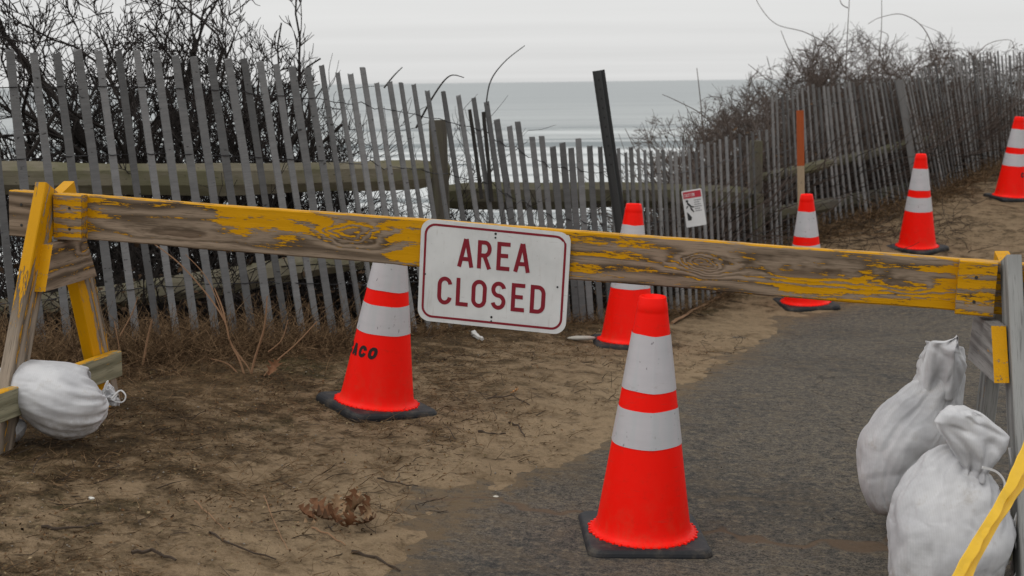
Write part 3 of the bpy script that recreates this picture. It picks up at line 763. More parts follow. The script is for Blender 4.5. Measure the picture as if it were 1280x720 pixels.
def build_fence(root, tops, slope, bot, meshes, jit=1.0):
    """tops: (px, py) of the slat tops; slope(px): lean in the picture; bot: table (px, py, depth) of the fence foot"""
    info = []
    for (tx, ty) in tops:
        sl_ = slope(tx)
        by = lerp(bot, tx + 40 * sl_ * 4, 1)
        bxp = tx + sl_ * (by - ty) + RND.uniform(-1, 1) * jit
        by = lerp(bot, bxp, 1); Zb = lerp(bot, bxp, 2)
        B = P(bxp, by, Zb)
        Tp = Py(tx, ty, B.y + RND.uniform(-.012, .012))
        info.append((Tp, B))
    for i, (Tp, B) in enumerate(info):
        a1 = info[max(i - 1, 0)][1]; b1 = info[min(i + 1, len(info) - 1)][1]
        tan = Vector((b1.x - a1.x, b1.y - a1.y, 0)).normalized()
        za = (Tp - B).normalized(); ya = za.cross(tan).normalized(); ya = (ya + tan * RND.uniform(-.14, .14)).normalized()
        xa = ya.cross(za).normalized()
        o = bpy.data.objects.new('slat', RND.choice(meshes)); COL.objects.link(o)
        o.matrix_world = Matrix(((xa.x, ya.x, za.x, Tp.x), (xa.y, ya.y, za.y, Tp.y), (xa.z, ya.z, za.z, Tp.z), (0, 0, 0, 1)))
        o.parent = root; o.matrix_parent_inverse = Matrix.Translation(root.location).inverted()
    # five twisted wire rows
    med = np.median([(t - b).length for t, b in info])
    for fr in (.14, .42, .70, .98):
        pts = []; 
        for i, (Tp, B) in enumerate(info):
            za = (B - Tp).normalized(); ref = Tp.z
            # rows follow a smoothed top line
            zs = np.mean([info[j][0].z for j in range(max(0, i - 4), min(len(info), i + 5))])
            p = Tp + za * max(.04, fr - (zs - Tp.z)) * 1.0
            n = Vector((za.y, -za.x, 0)); fr_ = -1 if i % 2 else 1
            pts.append(p + Vector((0, -.008 * fr_ - .003, 0)))
            if i < len(info) - 1:
                q = info[i + 1]; zb_ = (q[1] - q[0]).normalized(); p2 = q[0] + zb_ * fr; 
                pts.append((p + p2) / 2 + Vector((0, 0, RND.uniform(-.006, .006))))
        g1 = G(); g1.tube(pts, .0025, 3)
        w = g1.build('wire', MWIRE); w.parent = root; w.matrix_parent_inverse = Matrix.Translation(root.location).inverted()
BOT = [(-60, 462, 5.2), (12, 452, 5.6), (240, 437, 6.1), (450, 420, 6.5), (560, 412, 7.1), (640, 405, 7.6), (760, 400, 7.8), (800, 398, 8.2), (870, 385, 8.8), (960, 322, 10), (1022, 286, 10.9), (1097, 262, 11.6), (1167, 240, 12.5), (1236, 209, 14), (1290, 190, 15.2), (1340, 180, 16.2)]
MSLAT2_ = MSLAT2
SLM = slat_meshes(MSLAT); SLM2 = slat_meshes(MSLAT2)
tA = [(-46, 62), (-17, 62), (12, 63), (42, 65), (71, 66), (97, 63), (123, 63), (148, 63), (171, 63), (195, 66), (219, 70), (242, 71), (263, 72), (285, 74), (305, 73), (325, 77), (345, 80), (365, 83), (384, 84), (402, 82), (422, 91), (438, 93), (453, 84), (471, 104), (487, 102), (501, 103), (517, 105), (534, 114), (554, 114), (573, 120), (592, 122), (608, 127), (621, 150), (637, 158), (647, 152), (665, 171), (677, 170), (691, 184), (703, 179), (714, 185), (723, 173), (737, 183), (750, 184), (762, 183), (773, 185), (782, 190)]
slA = lambda x: float(np.interp(x, [-50, 12, 97, 171, 305, 345, 560, 620, 650, 690, 760, 800], [.10, .11, .13, .14, .155, .155, .155, .14, .13, .08, .055, .05]))
pA = P(300, 432, 6.2)
fA = tag(empty('sand_fence', (pA.x, pA.y, pA.z)), 'grey weathered slat-and-wire sand fence leaning behind the left half of the barricade', 'fence')
build_fence(fA, tA, slA, BOT, SLM, .8)
# two darker broken slats behind
MSD = slat_meshes(old_wood('dark_slat_wood', (.03, .028, .025), (.06, .055, .05), .1), 2)
for (tx, ty, bxp) in ((587, 137, 613), (604, 140, 622)):
    B = P(bxp, 330, 7.5); Tp = Py(tx, ty, B.y); za = (Tp - B).normalized(); ya = za.cross(Vector((1, .3, 0))).normalized(); xa = ya.cross(za)
    o = bpy.data.objects.new('slat', MSD[0]); COL.objects.link(o)
    xa *= .6; za *= .36
    o.matrix_world = Matrix(((xa.x, ya.x, za.x, Tp.x), (xa.y, ya.y, za.y, Tp.y), (xa.z, ya.z, za.z, Tp.z), (0, 0, 0, 1)))
    o.parent = fA; o.matrix_parent_inverse = Matrix.Translation(fA.location).inverted(); o['label'] = 'dark broken slat'
def run(x0, x1, step, topf, jy=3):
    x = x0; out = []
    while x < x1:
        out.append((x + RND.uniform(-.16, .16) * step, topf(x) + RND.uniform(-jy, jy))); x += step
    return out
tB = run(789, 968, 8.0, lambda x: np.interp(x, [789, 860, 900, 968], [188, 190, 176, 160]), 4)
pB = P(880, 385, 8.8)
fB = tag(empty('sand_fence', tuple(pB)), 'low stretch of grey sand fence carrying the small warning sign', 'fence')
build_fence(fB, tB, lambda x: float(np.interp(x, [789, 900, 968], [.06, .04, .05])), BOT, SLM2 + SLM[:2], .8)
tC = run(965, 1128, 6.4, lambda x: np.interp(x, [965, 1000, 1060, 1128], [122, 108, 105, 102]), 3)
pC = P(1050, 275, 11.2)
fC = tag(empty('sand_fence', tuple(pC)), 'taller dark grey sand fence behind the orange tipped stake, leaning left', 'fence')
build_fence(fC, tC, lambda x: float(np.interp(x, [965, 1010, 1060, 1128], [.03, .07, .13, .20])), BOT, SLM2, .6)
tD = run(1128, 1296, 4.6, lambda x: np.interp(x, [1128, 1157, 1193, 1243, 1296], [100, 85, 73, 66, 66]), 4)
pD = P(1230, 212, 14)
fD = tag(empty('sand_fence', tuple(pD)), 'farthest dark sand fence climbing the sandy slope to the right edge', 'fence')
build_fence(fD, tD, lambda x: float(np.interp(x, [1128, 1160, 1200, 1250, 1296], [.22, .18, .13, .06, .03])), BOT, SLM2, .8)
# wide board at the joint of the two far stretches
B = P(1148, 252, 12.0); Tp = Py(1124, 100, B.y); 
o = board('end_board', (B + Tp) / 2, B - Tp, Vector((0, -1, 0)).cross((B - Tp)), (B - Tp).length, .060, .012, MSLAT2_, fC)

# ------------------------------------------------------------------ split rail fence behind the slats
rf = tag(empty('split_rail_fence', tuple(P(548, 330, 7.6))), 'mossy split rail fence seen through the gaps behind the slat fence', 'fence')
def rail(x0, y0, Z0, x1, y1, Z1, r=.055, mat=None, name='rail'):
    a_, b_ = P(x0, y0, Z0), P(x1, y1, Z1); g1 = G(); N = 14; n = 7; ax = (b_ - a_).normalized()
    side = ax.cross(Vector((0, 0, 1))).normalized(); upv = side.cross(ax)
    L = (b_ - a_).length; v = []; f = []
    shape = [(math.cos(2*math.pi*j/n) * RND.uniform(.8, 1.1), math.sin(2*math.pi*j/n) * RND.uniform(.8, 1.15)) for j in range(n)]
    for i in range(N + 1):
        t = i / N; k = r * (1 - .35 * max(0, (abs(t - .5) - .42) / .08)); 
        for j, (sx_, sy_) in enumerate(shape):
            w = noise.noise(Vector((t * 5 + x0, j * 3, 1))) * .012
            v.append(Vector((t * L - L/2, (sx_ * k * .75 + w), sy_ * k * 1.1 + w + .02 * math.sin(t * 3 + x0))))
    for i in range(N):
        for j in range(n): j2 = (j + 1) % n; f.append((i*n + j, i*n + j2, (i+1)*n + j2, (i+1)*n + j))
    f.append(tuple(range(n))[::-1]); f.append(tuple(N*n + j for j in range(n)))
    o = mesh(name, v, f, mat or MRAIL); frame(o, (a_ + b_) / 2, ax, upv)
    o.parent = rf; o.matrix_parent_inverse = Matrix.Translation(rf.location).inverted(); return o
rail(-60, 222, 6.5, 560, 212, 7.7, .072)
rail(-60, 402, 6.5, 560, 298, 7.7, .058)
rail(540, 244, 7.8, 950, 250, 9.9, .068, MRAIL2)
rail(540, 335, 7.8, 950, 320, 9.9, .055, MPOST)
rail(940, 222, 9.9, 1180, 170, 13.4, .042, MRAIL2)
rail(940, 268, 9.9, 1180, 228, 13.4, .05, MPOST)
def post(px, pt, pb, Zc, w, mat=MPOST, tx=0, parent=rf, name='post'):
    B = P(px, pb, Zc); B.z = min(B.z, gz(B.x, B.y)) - .1; Tp = Py(px + tx, pt, B.y)
    o = board(name, (B + Tp) / 2, Tp - B, Vector((0, -1, 0)), (Tp - B).length, w, w * .8, mat, parent, 4, None, w * .15); return o
post(556, 150, 350, 7.75, .115, tx=-9)
post(945, 176, 300, 9.95, .10, MPOST)
post(1175, 150, 230, 13.4, .12)
post(-55, 180, 420, 6.45, .12)

# dark steel post
sp = empty('steel_post', tuple(G3(*[P(790, 405, 7.75)[k] for k in (0, 1)])))
tag(sp, 'dark leaning steel channel post standing taller than the slat fence above the sea', 'post')
B = P(797, 402, 7.72); B.z -= .12; Tp = Py(748, 88, B.y - .02)
ax = Tp - B; L = ax.length
mps = M('dark_painted_steel', .5, .5)
mps.color(mps.mix(mps.noise(mps.co((4, 40, 40)), 1, 4, .6), (.018, .021, .022), (.04, .042, .042))); mps = mps.m
sec = [(-.033, 0), (-.018, 0), (-.014, -.026), (.014, -.026), (.018, 0), (.033, 0), (.033, .004), (.015, .004), (.011, -.022), (-.011, -.022), (-.015, .004), (-.033, .004)]
v = []; f = []; n = len(sec)
for i in (0, 1):
    for (a1, b1) in sec: v.append(Vector((-L/2 + i * L, a1, b1)))
f = [(j, (j + 1) % n, (j + 1) % n + n, j + n) for j in range(n)] + [tuple(range(n))[::-1], tuple(range(n, 2*n))]
o = mesh('channel', v, f, mps); frame(o, (B + Tp) / 2, ax, Vector((.25, 1, 0)))
o.parent = sp; o.matrix_parent_inverse = Matrix.Translation(sp.location).inverted()
for k in range(10):
    g1 = G(); g1.lathe([(.0001, .0008), (.005, .0008), (.005, -.001)], 8)
    h = g1.build('punched_hole', MSK); frame(h, Tp - ax.normalized() * (.05 + .05 * k) + (Vector((-.25, -1, 0)).normalized() * .0262), ax, Vector((-.25, -1, 0)))
    h.parent = sp; h.matrix_parent_inverse = Matrix.Translation(sp.location).inverted()

# orange tipped stake
B = P(1004, 330, 9.4); B.z = gz(B.x, B.y) - .1; Tp = Py(1000, 138, B.y)
st = empty('survey_stake', (B.x, B.y, B.z + .1)); tag(st, 'bare wooden stake with orange painted tip behind a cone', 'stake')
ax = (Tp - B); L = ax.length; cut = .36
mso = M('orange_marker_paint', .7, .2); mso.color(mso.mix(mso.noise(mso.co((10, 60, 60)), 1, 4, .6), (.26, .055, .015), (.42, .10, .03))); mso = mso.m
board('shaft', B + ax * ((L - cut) / 2 / L), ax, Vector((0, -1, 0)).cross(ax), L - cut, .045, .02, MSTAKE, st)
board('painted_tip', Tp - ax.normalized() * (cut / 2), ax, Vector((0, -1, 0)).cross(ax), cut, .046, .021, mso, st)

# small warning sign on the fence
ws = empty('warning_sign'); c0 = P(867.5, 260, 8.52)
frame(ws, c0, (P(880, 257.5, 8.52) - P(855, 261.5, 8.52)), Vector((-.1, -1, .05)))
tag(ws, 'small white warning notice with red header and falling figure pictogram, hung on the fence', 'sign')
mw = M('notice_white', .5, .3); mw.color(mw.mix(mw.noise(mw.co((9, 9, 9)), 1, 4, .6), (.60, .60, .60), (.74, .74, .74))); mw = mw.m
mr = M('notice_red', .5, .3).color((.45, .03, .05)).m
w_, h_ = .120, .220
plate('plate', rrect(w_, h_, .006, 3), .004, mw, ws)
plate('header', rrect(w_ - .012, .040, .002, 2), .0006, mr, ws, .0012).location = (0, h_/2 - .028, 0)
mwt = M('notice_lettering', .5, .3).color((.7, .68, .68)).m
for k, ch in enumerate('CAUTION'):
    letter_mesh('letter', ch, -.049 + k * .0092, h_/2 - .039, .0072, .020, .0018, .0018, mwt, ws)
mk = M('notice_black', .6, .3).color((.03, .03, .03)).m
fig = G()
def poly(pts, z=.0012): b = len(fig.v); fig.v.extend(Vector((x_, y_, z)) for x_, y_ in pts); fig.f.append(tuple(range(b, b + len(pts))))
poly([(-.046, -.070), (-.026, -.070), (-.020, -.055), (-.034, -.030), (-.046, -.018)])       # the bank
poly([(-.040, .030), (-.033, .040), (-.014, .018), (-.020, .008)], .0014)                     # torso
poly([(-.022, .016), (-.002, .012), (.004, .006), (-.004, .004), (-.020, .006)], .0016)       # arm
poly([(-.022, .012), (-.012, -.002), (.000, -.022), (-.006, -.024), (-.022, -.004)], .0018)   # leg
poly([(-.040, .018), (-.048, .004), (-.044, .002), (-.030, .016)], .0020)
poly([(-.036 + .008 * math.cos(t * .785), .046 + .008 * math.sin(t * .785)) for t in range(8)], .0022)
fig.build('pictogram', mk, ws)
mg = M('notice_small_print', .6, .3).color((.16, .16, .17)).m
for k in range(6):
    g2 = G(); x0_, x1_ = .006, .050 - .006 * ((k * 5) % 3); y_ = .044 - k * .013
    xx = x0_
    while xx < x1_:
        l = .005 + .006 * RND.random(); b = len(g2.v); g2.v += [Vector((xx, y_, .0012)), Vector((min(xx + l, x1_), y_, .0012)), Vector((min(xx + l, x1_), y_ + .005, .0012)), Vector((xx, y_ + .005, .0012))]; g2.f.append((b, b+1, b+2, b+3)); xx += l + .0022
    g2.build('print_line', mg, ws)

# ------------------------------------------------------------------ shrubs
def bark(name, c1, c2):
    w = M(name, .9, .15); w.color(w.mix(w.noise(w.co((9, 9, 9), 'World'), 1, 4, .6), c1, c2)); return w.m
MBARK = bark('dark_shrub_bark', (.010, .009, .009), (.045, .037, .033))
MBARK2 = bark('grey_brown_bramble', (.040, .030, .026), (.150, .118, .100))
MBARK3 = bark('tan_dry_stem', (.17, .095, .05), (.33, .20, .12))
class Bush:
    def __init__(s, r): s.t = G(); s.w = G(); s.r = r; s.n = 0; s.mn = .0018; s.lim = None
    def grow(s, p, d, rad, L, lev, maxlev, curl=.28, upb=.05, nb=(4, 7)):
        r = s.r; nseg = 7 if lev < 2 else (5 if lev < 3 else 4); pts = [p.copy()]; rr = [rad]
        tips = []
        endr = rad * (.50 if lev < maxlev else .55)
        for i in range(nseg):
            if s.lim is not None and s.lim(p): return
            d = (d + Vector((r.gauss(0, curl), r.gauss(0, curl), r.gauss(0, curl * .8) + upb))).normalized()
            p = p + d * (L / nseg); pts.append(p.copy()); rr.append(rad + (endr - rad) * (i + 1) / nseg); tips.append((p.copy(), d.copy(), rr[-1]))
        (s.t if lev <= 1 else s.w).tube(pts, rr, 5 if lev <= 1 else 3, False)
        s.n += nseg
        if lev < maxlev:
            for k in range(r.randint(*nb)):
                q, dd, r_ = tips[r.randint(1 if lev < 2 else 0, nseg - 1)]
                a_ = Vector((r.gauss(0, 1), r.gauss(0, 1), r.gauss(0, .7))).normalized()
                nd = (dd * .9 + a_ * r.uniform(.5, .95)).normalized()
                s.grow(q, nd, max(r_ * r.uniform(.55, .8), s.mn), L * s.sh * r.uniform(.42, .72), lev + 1, maxlev, curl, upb, nb)
def bush(px, Zc, height, stems, seed, label, mat, name='bare_shrub', lean=(0, 0), maxlev=4, rad=.016, spread=.35, curl=.22, nb=(3, 6), group=None, mn=.0018, upb=.05, short=1.0, lim=None):
    d_ = P(px, 400, Zc); x, y = d_.x, d_.y
    z = gz(x, y); root = empty(name, (x, y, z)); r = random.Random(seed); b = Bush(r); b.mn = mn; b.sh = short; b.lim = lim
    for k in range(stems):
        a_ = r.uniform(0, 6.28); q = Vector((x + .12 * math.cos(a_) * r.random(), y + .12 * math.sin(a_), z - .05))
        d = Vector((math.cos(a_) * spread * r.uniform(.3, 1.2) + lean[0], math.sin(a_) * spread * r.uniform(.3, 1) + lean[1], 1)).normalized()
        b.grow(q, d, rad * r.uniform(.7, 1.1), height * r.uniform(.55, .8), 0, maxlev, curl, upb, nb)
    for g_, nm in ((b.t, 'trunk'), (b.w, 'twigs')):
        o = mesh(nm, [q - root.location for q in g_.v], g_.f, mat, False, root)
        if nm == 'twigs': o['kind'] = 'stuff'
    tag(root, label, 'shrub', group); return root
LSH = [(-30, 7.4, 2.3, 5, 'bare dark shrub behind the fence at the far left edge of the view'),
       (62, 7.9, 2.35, 5, 'bare dark shrub behind the fence just right of the left edge'),
       (150, 7.2, 2.3, 6, 'dense bare dark shrub above the fence over the yellow barricade end'),
       (232, 7.7, 2.6, 5, 'tall bare dark shrub with thick forked stems behind the fence'),
       (278, 8.1, 2.35, 5, 'bare shrub with upright stems left of the open sky'),
       (322, 7.6, 1.9, 4, 'bare shrub whose right branches reach into the open sky'),
       (368, 8.0, 2.05, 5, 'bare upright shrub whose top ends the brush line against open sky'),
       (100, 9.2, 2.5, 5, 'bare shrub in the second row behind the left fence'),
       (235, 9.6, 2.6, 4, 'bare thin shrub in the second row behind the forked one')]
for i, (px, Zc, h, ns, lb) in enumerate(LSH):
    bush(px, Zc, h, ns, 100 + i, lb, MBARK, rad=.021 if i != 3 else .027, lean=(-.02, .1), curl=.24, mn=.0030, upb=.10, spread=.20, nb=(3, 5), short=.80, lim=lambda p: p.x > -.134 * p.y, group='bare shrubs behind the left fence')
for i, px in enumerate((-20, 30, 85, 130, 180, 225, 270, 320, 365, 405)):
    bush(px, 7.8 + .5 * (i % 3), 1.5 - .03 * i, 5, 160 + i, 'low bare shrub tangled behind the left slat fence, %s of ten counted from the left' % ('first', 'second', 'third', 'fourth', 'fifth', 'sixth', 'seventh', 'eighth', 'ninth', 'last')[i], MBARK, maxlev=3, rad=.010, spread=.45, nb=(4, 6), mn=.0026, group='low shrubs tangled behind the left fence')
bush(455, 8.0, 1.25, 3, 140, 'low thin bare shrub behind the fence left of the rail post', MBARK, maxlev=3, rad=.010, lean=(.3, 0), spread=.6)
bush(515, 8.1, .85, 5, 142, 'low thin bare shrub filling the gap under the mossy rail left of its post', MBARK, maxlev=3, rad=.007, spread=.8, nb=(4, 6))
bush(575, 8.3, 1.0, 3, 141, 'low thin bare shrub behind the fence beside the rail post', MBARK, maxlev=3, rad=.008, spread=.6)
RSH = [(815, 10.6, .8, 5, 'low wispy bramble right of the dark steel post'),
       (872, 11.2, 1.0, 8, 'bare bramble rising over the low fence stretch'),
       (925, 12.2, 1.2, 8, 'tangled bare bramble above the warning sign fence'),
       (968, 13.0, 1.38, 6, 'dense bare bramble left of the orange tipped stake'),
       (1020, 13.6, 1.75, 6, 'dense bare bramble above the tall dark fence'),
       (1075, 14.0, 1.72, 6, 'pale tangled bramble above the middle of the tall dark fence'),
       (1130, 14.8, 1.65, 6, 'bare bramble behind the cone on open sand'),
       (1185, 15.6, 1.60, 6, 'bare bramble rising behind the climbing fence'),
       (1240, 16.8, 1.5, 6, 'bare bramble behind the farthest cone'),
       (995, 12.6, 1.5, 6, 'bramble directly above the orange tipped stake, in front of taller ones'),
       (1048, 13.0, 1.5, 6, 'low matted bramble spilling over the top of the tall dark fence'),
       (1105, 13.6, 1.45, 6, 'matted bramble where the tall dark fence meets the climbing one'),
       (1160, 14.4, 1.4, 6, 'matted bramble above and right of the cone on open sand'),
       (1290, 17.4, 1.3, 4, 'bare bramble at the right edge of the view')]
EDX = [(q - 640) / F for q in (790, 830, 870, 925, 960, 1010, 1060, 1120, 1200, 1300)]
EDZ = [(103 - q) / F for q in (160, 142, 130, 108, 86, 58, 40, 52, 62, 55)]
def bramble_edge(p):                        # outline of the wind-cut thicket as seen against the sky
    a_ = p.x / p.y; wob = .010 * noise.noise(Vector((p.x * 2.3, p.y, 3))) + .005 * noise.noise(Vector((p.x * 9, p.y, 8)))
    return p.z - 1.3 > p.y * (float(np.interp(a_, EDX, EDZ)) + wob) or a_ < EDX[0]
for i, (px, Zc, h, ns, lb) in enumerate(RSH):
    bush(px, Zc, h, ns, 200 + i, lb, MBARK2, name='bare_bramble', rad=.012, spread=.7, curl=.30, nb=(3, 6), short=.92, lim=bramble_edge, lean=(0, .12), mn=.0024, upb=.03, group='bare brambles behind the right fence')
# long arching canes
cb = tag(empty('bramble_canes', tuple(G3(3.1, 12.6))), 'long thin arching bramble canes drawn against the sky above the right fence', 'bramble')
def cane(pts, Zc, r=.005, mat=MBARK2, parent=None, name='cane', sub=6, n=4):
    r = r * (.75 if mat is MBARK2 else 1)
    w = [P(a1, b1, Zc) if not isinstance(Zc, list) else P(a1, b1, Zc[i]) for i, (a1, b1) in enumerate(pts)]
    out = []
    for i in range(len(w) - 1):
        p0, p1, p2, p3 = w[max(i-1, 0)], w[i], w[i+1], w[min(i+2, len(w)-1)]
        for k in range(sub):
            t = k / sub
            out.append(.5 * ((2*p1) + (p2 - p0)*t + (2*p0 - 5*p1 + 4*p2 - p3)*t*t + (3*p1 - p0 - 3*p2 + p3)*t**3))
    out.append(w[-1]); m = len(out)
    g1 = G(); g1.tube(out, [r * (1 - .55 * i / m) for i in range(m)], n)
    o = g1.build(name, mat)
    if parent: o.parent = parent; o.matrix_parent_inverse = Matrix.Translation(parent.location).inverted()
    return o
for pts, z, r in [([(1060, 130), (1048, 70), (1010, 42), (970, 30), (948, 5), (944, -12)], 12, .0065), ([(1172, 75), (1155, 36), (1128, 18), (1100, 22), (1085, 30)], 12.5, .0065),
                  ([(1056, 130), (1058, 70), (1060, 30), (1062, -5)], 12.2, .007), ([(1095, 110), (1100, 60), (1102, 30), (1102, -5)], 12.2, .006), ([(1060, 10), (1052, 5), (1048, -8)], 12.2, .007),
                  ([(1160, 110), (1185, 70), (1180, 45), (1150, 30)], 12.8, .005), ([(1215, 75), (1235, 55), (1262, 50), (1268, 62)], 13.2, .006),
                  ([(1030, 110), (1022, 60), (1015, 40)], 12, .006), ([(1000, 90), (985, 60), (976, 38)], 12, .006), ([(1075, 100), (1110, 50), (1098, 38)], 12.4, .006), ([(1120, 110), (1095, 60), (1070, 45), (1065, 62)], 12.4, .005),
                  ([(985, 120), (950, 92), (935, 80)], 11.2, .006), ([(880, 180), (876, 130), (871, 85)], 10.2, .007), ([(905, 175), (880, 145), (850, 128), (828, 118)], 10.2, .007)]:
    cane(pts, z, r, parent=cb)
for (pts, z, r, lb) in [([(606, 150), (612, 105), (630, 78), (656, 57)], 8.0, .0045, 'single thin bare twig curving up above the fence into the sky'),
                        ([(520, 160), (543, 118), (562, 95), (580, 97)], 8.0, .006, 'short forked twig above the fence left of the thin curving twig'),
                        ([(480, 110), (492, 95), (503, 84)], 8.0, .005, 'short straight twig poking above the fence where the shrubs end')]:
    o = cane(pts, z, r, MBARK, name='bare_twig'); tag(o, lb, 'twig')

# undergrowth mass behind the fences, nobody could count it
r = random.Random(5)
ug = G()
for k in range(9500):
    x = r.uniform(-3.6, 6.4) if r.random() < .55 else r.uniform(-3.4, .2)
    y = float(np.interp(x, FX, FY)) + (1.15 if x < .0 else .55) + abs(r.gauss(0, .8))
    z = gz(x, y); hh = r.uniform(.15, .66) * (1.0 if x < .1 else 1.15)
    d = Vector((r.gauss(0, .7), r.gauss(0, .7), 1)).normalized(); p = Vector((x, y, z - .02)); pts = [p]
    for i in range(4):
        d = (d + Vector((r.gauss(0, .42), r.gauss(0, .42), r.gauss(-.04, .35)))).normalized(); p = p + d * hh / 3; pts.append(p)
    ra_ = r.uniform(.002, .005); ug.tube(pts, [ra_, ra_ * .9, ra_ * .8, ra_ * .7, ra_ * .5], 3, False)
o = ug.build('undergrowth', MBARK); tag(o, 'dark tangled twig undergrowth behind the fences', kind='stuff')
ug = G()
for k in range(5000):
    x = r.uniform(.9, 6.4); y = float(np.interp(x, FX, FY)) + .60 + abs(r.gauss(0, .6)); z = gz(x, y); hh = r.uniform(.3, .95)
    d = Vector((r.gauss(0, .5), r.gauss(0, .5), 1)).normalized(); p = Vector((x, y, z - .02)); pts = [p]
    for i in range(4):
        d = (d + Vector((r.gauss(0, .35), r.gauss(0, .35), r.gauss(.03, .25)))).normalized(); p = p + d * hh / 3.2; pts.append(p)
    ra_ = r.uniform(.003, .006); ug.tube(pts, [ra_, ra_ * .9, ra_ * .8, ra_ * .7, ra_ * .4], 3, False)
o = ug.build('bramble_undergrowth', MBARK2); tag(o, 'dense low bramble stems behind the right fence', kind='stuff')
# leaf litter clumps giving the undergrowth body
def leaf_quad(g_, p, s, r):
    a_ = Vector((r.gauss(0, 1), r.gauss(0, 1), r.gauss(0, .5))).normalized(); b_ = a_.cross(Vector((r.gauss(0, .3), r.gauss(0, .3), 1))).normalized()
    i = len(g_.v); g_.v += [p - a_ * s, p - b_ * s * .5, p + a_ * s, p + b_ * s * .5 + Vector((0, 0, s * .25))]; g_.f.append((i, i+1, i+2, i+3))
MDL = M('dead_leaf', .9, .15); MDL.color(MDL.mix(MDL.noise(MDL.co((30, 30, 30), 'World'), 1, 3, .6), (.025, .016, .010), (.115, .070, .040))); MDL = MDL.m
ul = G()
for k in range(16000):
    x = r.uniform(-3.6, 6.4); y = float(np.interp(x, FX, FY)) + (.9 if x < .0 else .35) + abs(r.gauss(0, .9)); z = gz(x, y)
    leaf_quad(ul, Vector((x, y, z + abs(r.gauss(0, .16 if x < 1 else .28)))), r.uniform(.012, .03), r)
o = ul.build('dead_leaf_thicket', MDL); tag(o, 'dark dead leaves caught in the undergrowth', kind='stuff')

# ------------------------------------------------------------------ ground litter
MGR = M('dead_grass', .9, .15); MGR.color(MGR.mix(MGR.sm(MGR.noise(MGR.co((25, 25, 25), 'World'), 1, 3, .7), .35, .68), (.040, .022, .011), (.24, .155, .085))); MGR = MGR.m
MTW = bark('ground_twig_bark', (.030, .022, .017), (.090, .066, .048))
gg = G()
def blade(x, y, L, rad, flat_=.3, curl=.5):
    z = gz(x, y); d = Vector((r.gauss(0, 1), r.gauss(0, 1), abs(r.gauss(0, flat_)))).normalized(); p = Vector((x, y, z - .004)); pts = [p]
    for i in range(3):
        d = (d + Vector((r.gauss(0, curl), r.gauss(0, curl), r.gauss(-.02, .2)))).normalized()
        if d.z < 0 and p.z < z + .01: d.z = abs(d.z) * .3
        p = p + d * L / 3; pts.append(p)
    gg.tube(pts, [rad, rad * .9, rad * .75, rad * .4], 3, False)
for k in range(12000):                      # tangle at the foot of the left fence
    x = r.uniform(-2.5, -.55); f_ = float(np.interp(x, FX, FY)); y = f_ - abs(r.gauss(0, .24)) + .06
    if r.random() > np.interp(x, [-2.5, -1.2, -.9, -.55], [1, 1, .5, .15]): continue
    blade(x, y, r.uniform(.08, .30), r.uniform(.0009, .0019), .65)
for k in range(6500):                      # flattened dead grass in loose patches
    x = r.uniform(-2.3, -.3); y = r.uniform(3.5, 6.2)
    if y > np.interp(x, FX, FY) or noise.noise(Vector((x * 1.6, y * 1.6, 40))) + .35 * (y - 4.8) < r.uniform(-.1, .45): continue
    blade(x, y, r.uniform(.05, .16), r.uniform(.0007, .0015), .16, .4)
for k in range(2200):
    x = r.uniform(-.6, 1.4); f_ = float(np.interp(x, FX, FY)); blade(x, f_ - abs(r.gauss(0, .10)) + .05, r.uniform(.05, .18), .0014, .5)
for k in range(1500):
    x = r.uniform(2.0, 5.4); f_ = float(np.interp(x, FX, FY)); blade(x, f_ - abs(r.gauss(0, .25)) + .05, r.uniform(.08, .30), .0026, .45)
o = gg.build('dead_grass_tangle', MGR); tag(o, 'reddish brown dead grass tangled along the foot of the fence', kind='stuff')
gg = G()
def on_sand(x, y): return path_d(np.array([x]), np.array([y]))[0] < -.02
cnt = 0
while cnt < 15000:                          # short straw and needles lying on the dirt
    x = r.uniform(-2.4, 1.2); y = r.uniform(2.9, 7.6)
    if y > np.interp(x, FX, FY): continue
    dd = -path_d(np.array([x]), np.array([y]))[0]
    if dd < 0 and r.random() > .05: continue
    if r.random() > np.clip(.12 + dd * .55, .05, 1): continue
    if noise.noise(Vector((x * 2.4, y * 2.4, 7))) < r.uniform(-.5, .3): continue
    cnt += 1; blade(x, y, r.uniform(.02, .085), r.uniform(.0006, .0014), .12, .35)
o = gg.build('straw_litter', MGR); tag(o, 'bits of straw and needles strewn over the dirt', kind='stuff')
gg = G()
for k in range(3600):
    x = r.uniform(-2.3, 1.6); y = r.uniform(2.9, 7.6)
    if y > np.interp(x, FX, FY) or not on_sand(x, y): continue
    if noise.noise(Vector((x * 1.9, y * 1.9, 17))) < r.uniform(-.4, .3): continue
    blade(x, y, r.uniform(.03, .13), r.uniform(.001, .0022), .08, .45)
for (px, py, Zc, n, sp_) in ((1090, 292, 11.0, 260, .34), (1165, 300, 11.2, 120, .22), (1010, 300, 10.4, 140, .3), (1200, 250, 13, 240, .6)):
    c = P(px, py, Zc)
    for k in range(n): blade(c.x + r.gauss(0, sp_), c.y + r.gauss(0, sp_ * .8), r.uniform(.08, .26), .003, .3, .6)
o = gg.build('dark_debris', MTW); tag(o, 'dark twig and seaweed-like debris on the sand', kind='stuff')
gl = G()
for k in range(26000):
    x = r.uniform(-2.4, 1.3); y = r.uniform(2.9, 7.6)
    if y > np.interp(x, FX, FY) or (not on_sand(x, y)) and r.random() < .9: continue
    if noise.noise(Vector((x * 2.1, y * 2.1, 27))) < r.uniform(-.6, .2) + .25 * (x + .9): continue
    leaf_quad(gl, G3(x, y, .006 + .003 * r.random()), r.uniform(.0022, .0075) * (1.5 if r.random() < .08 else 1), r)
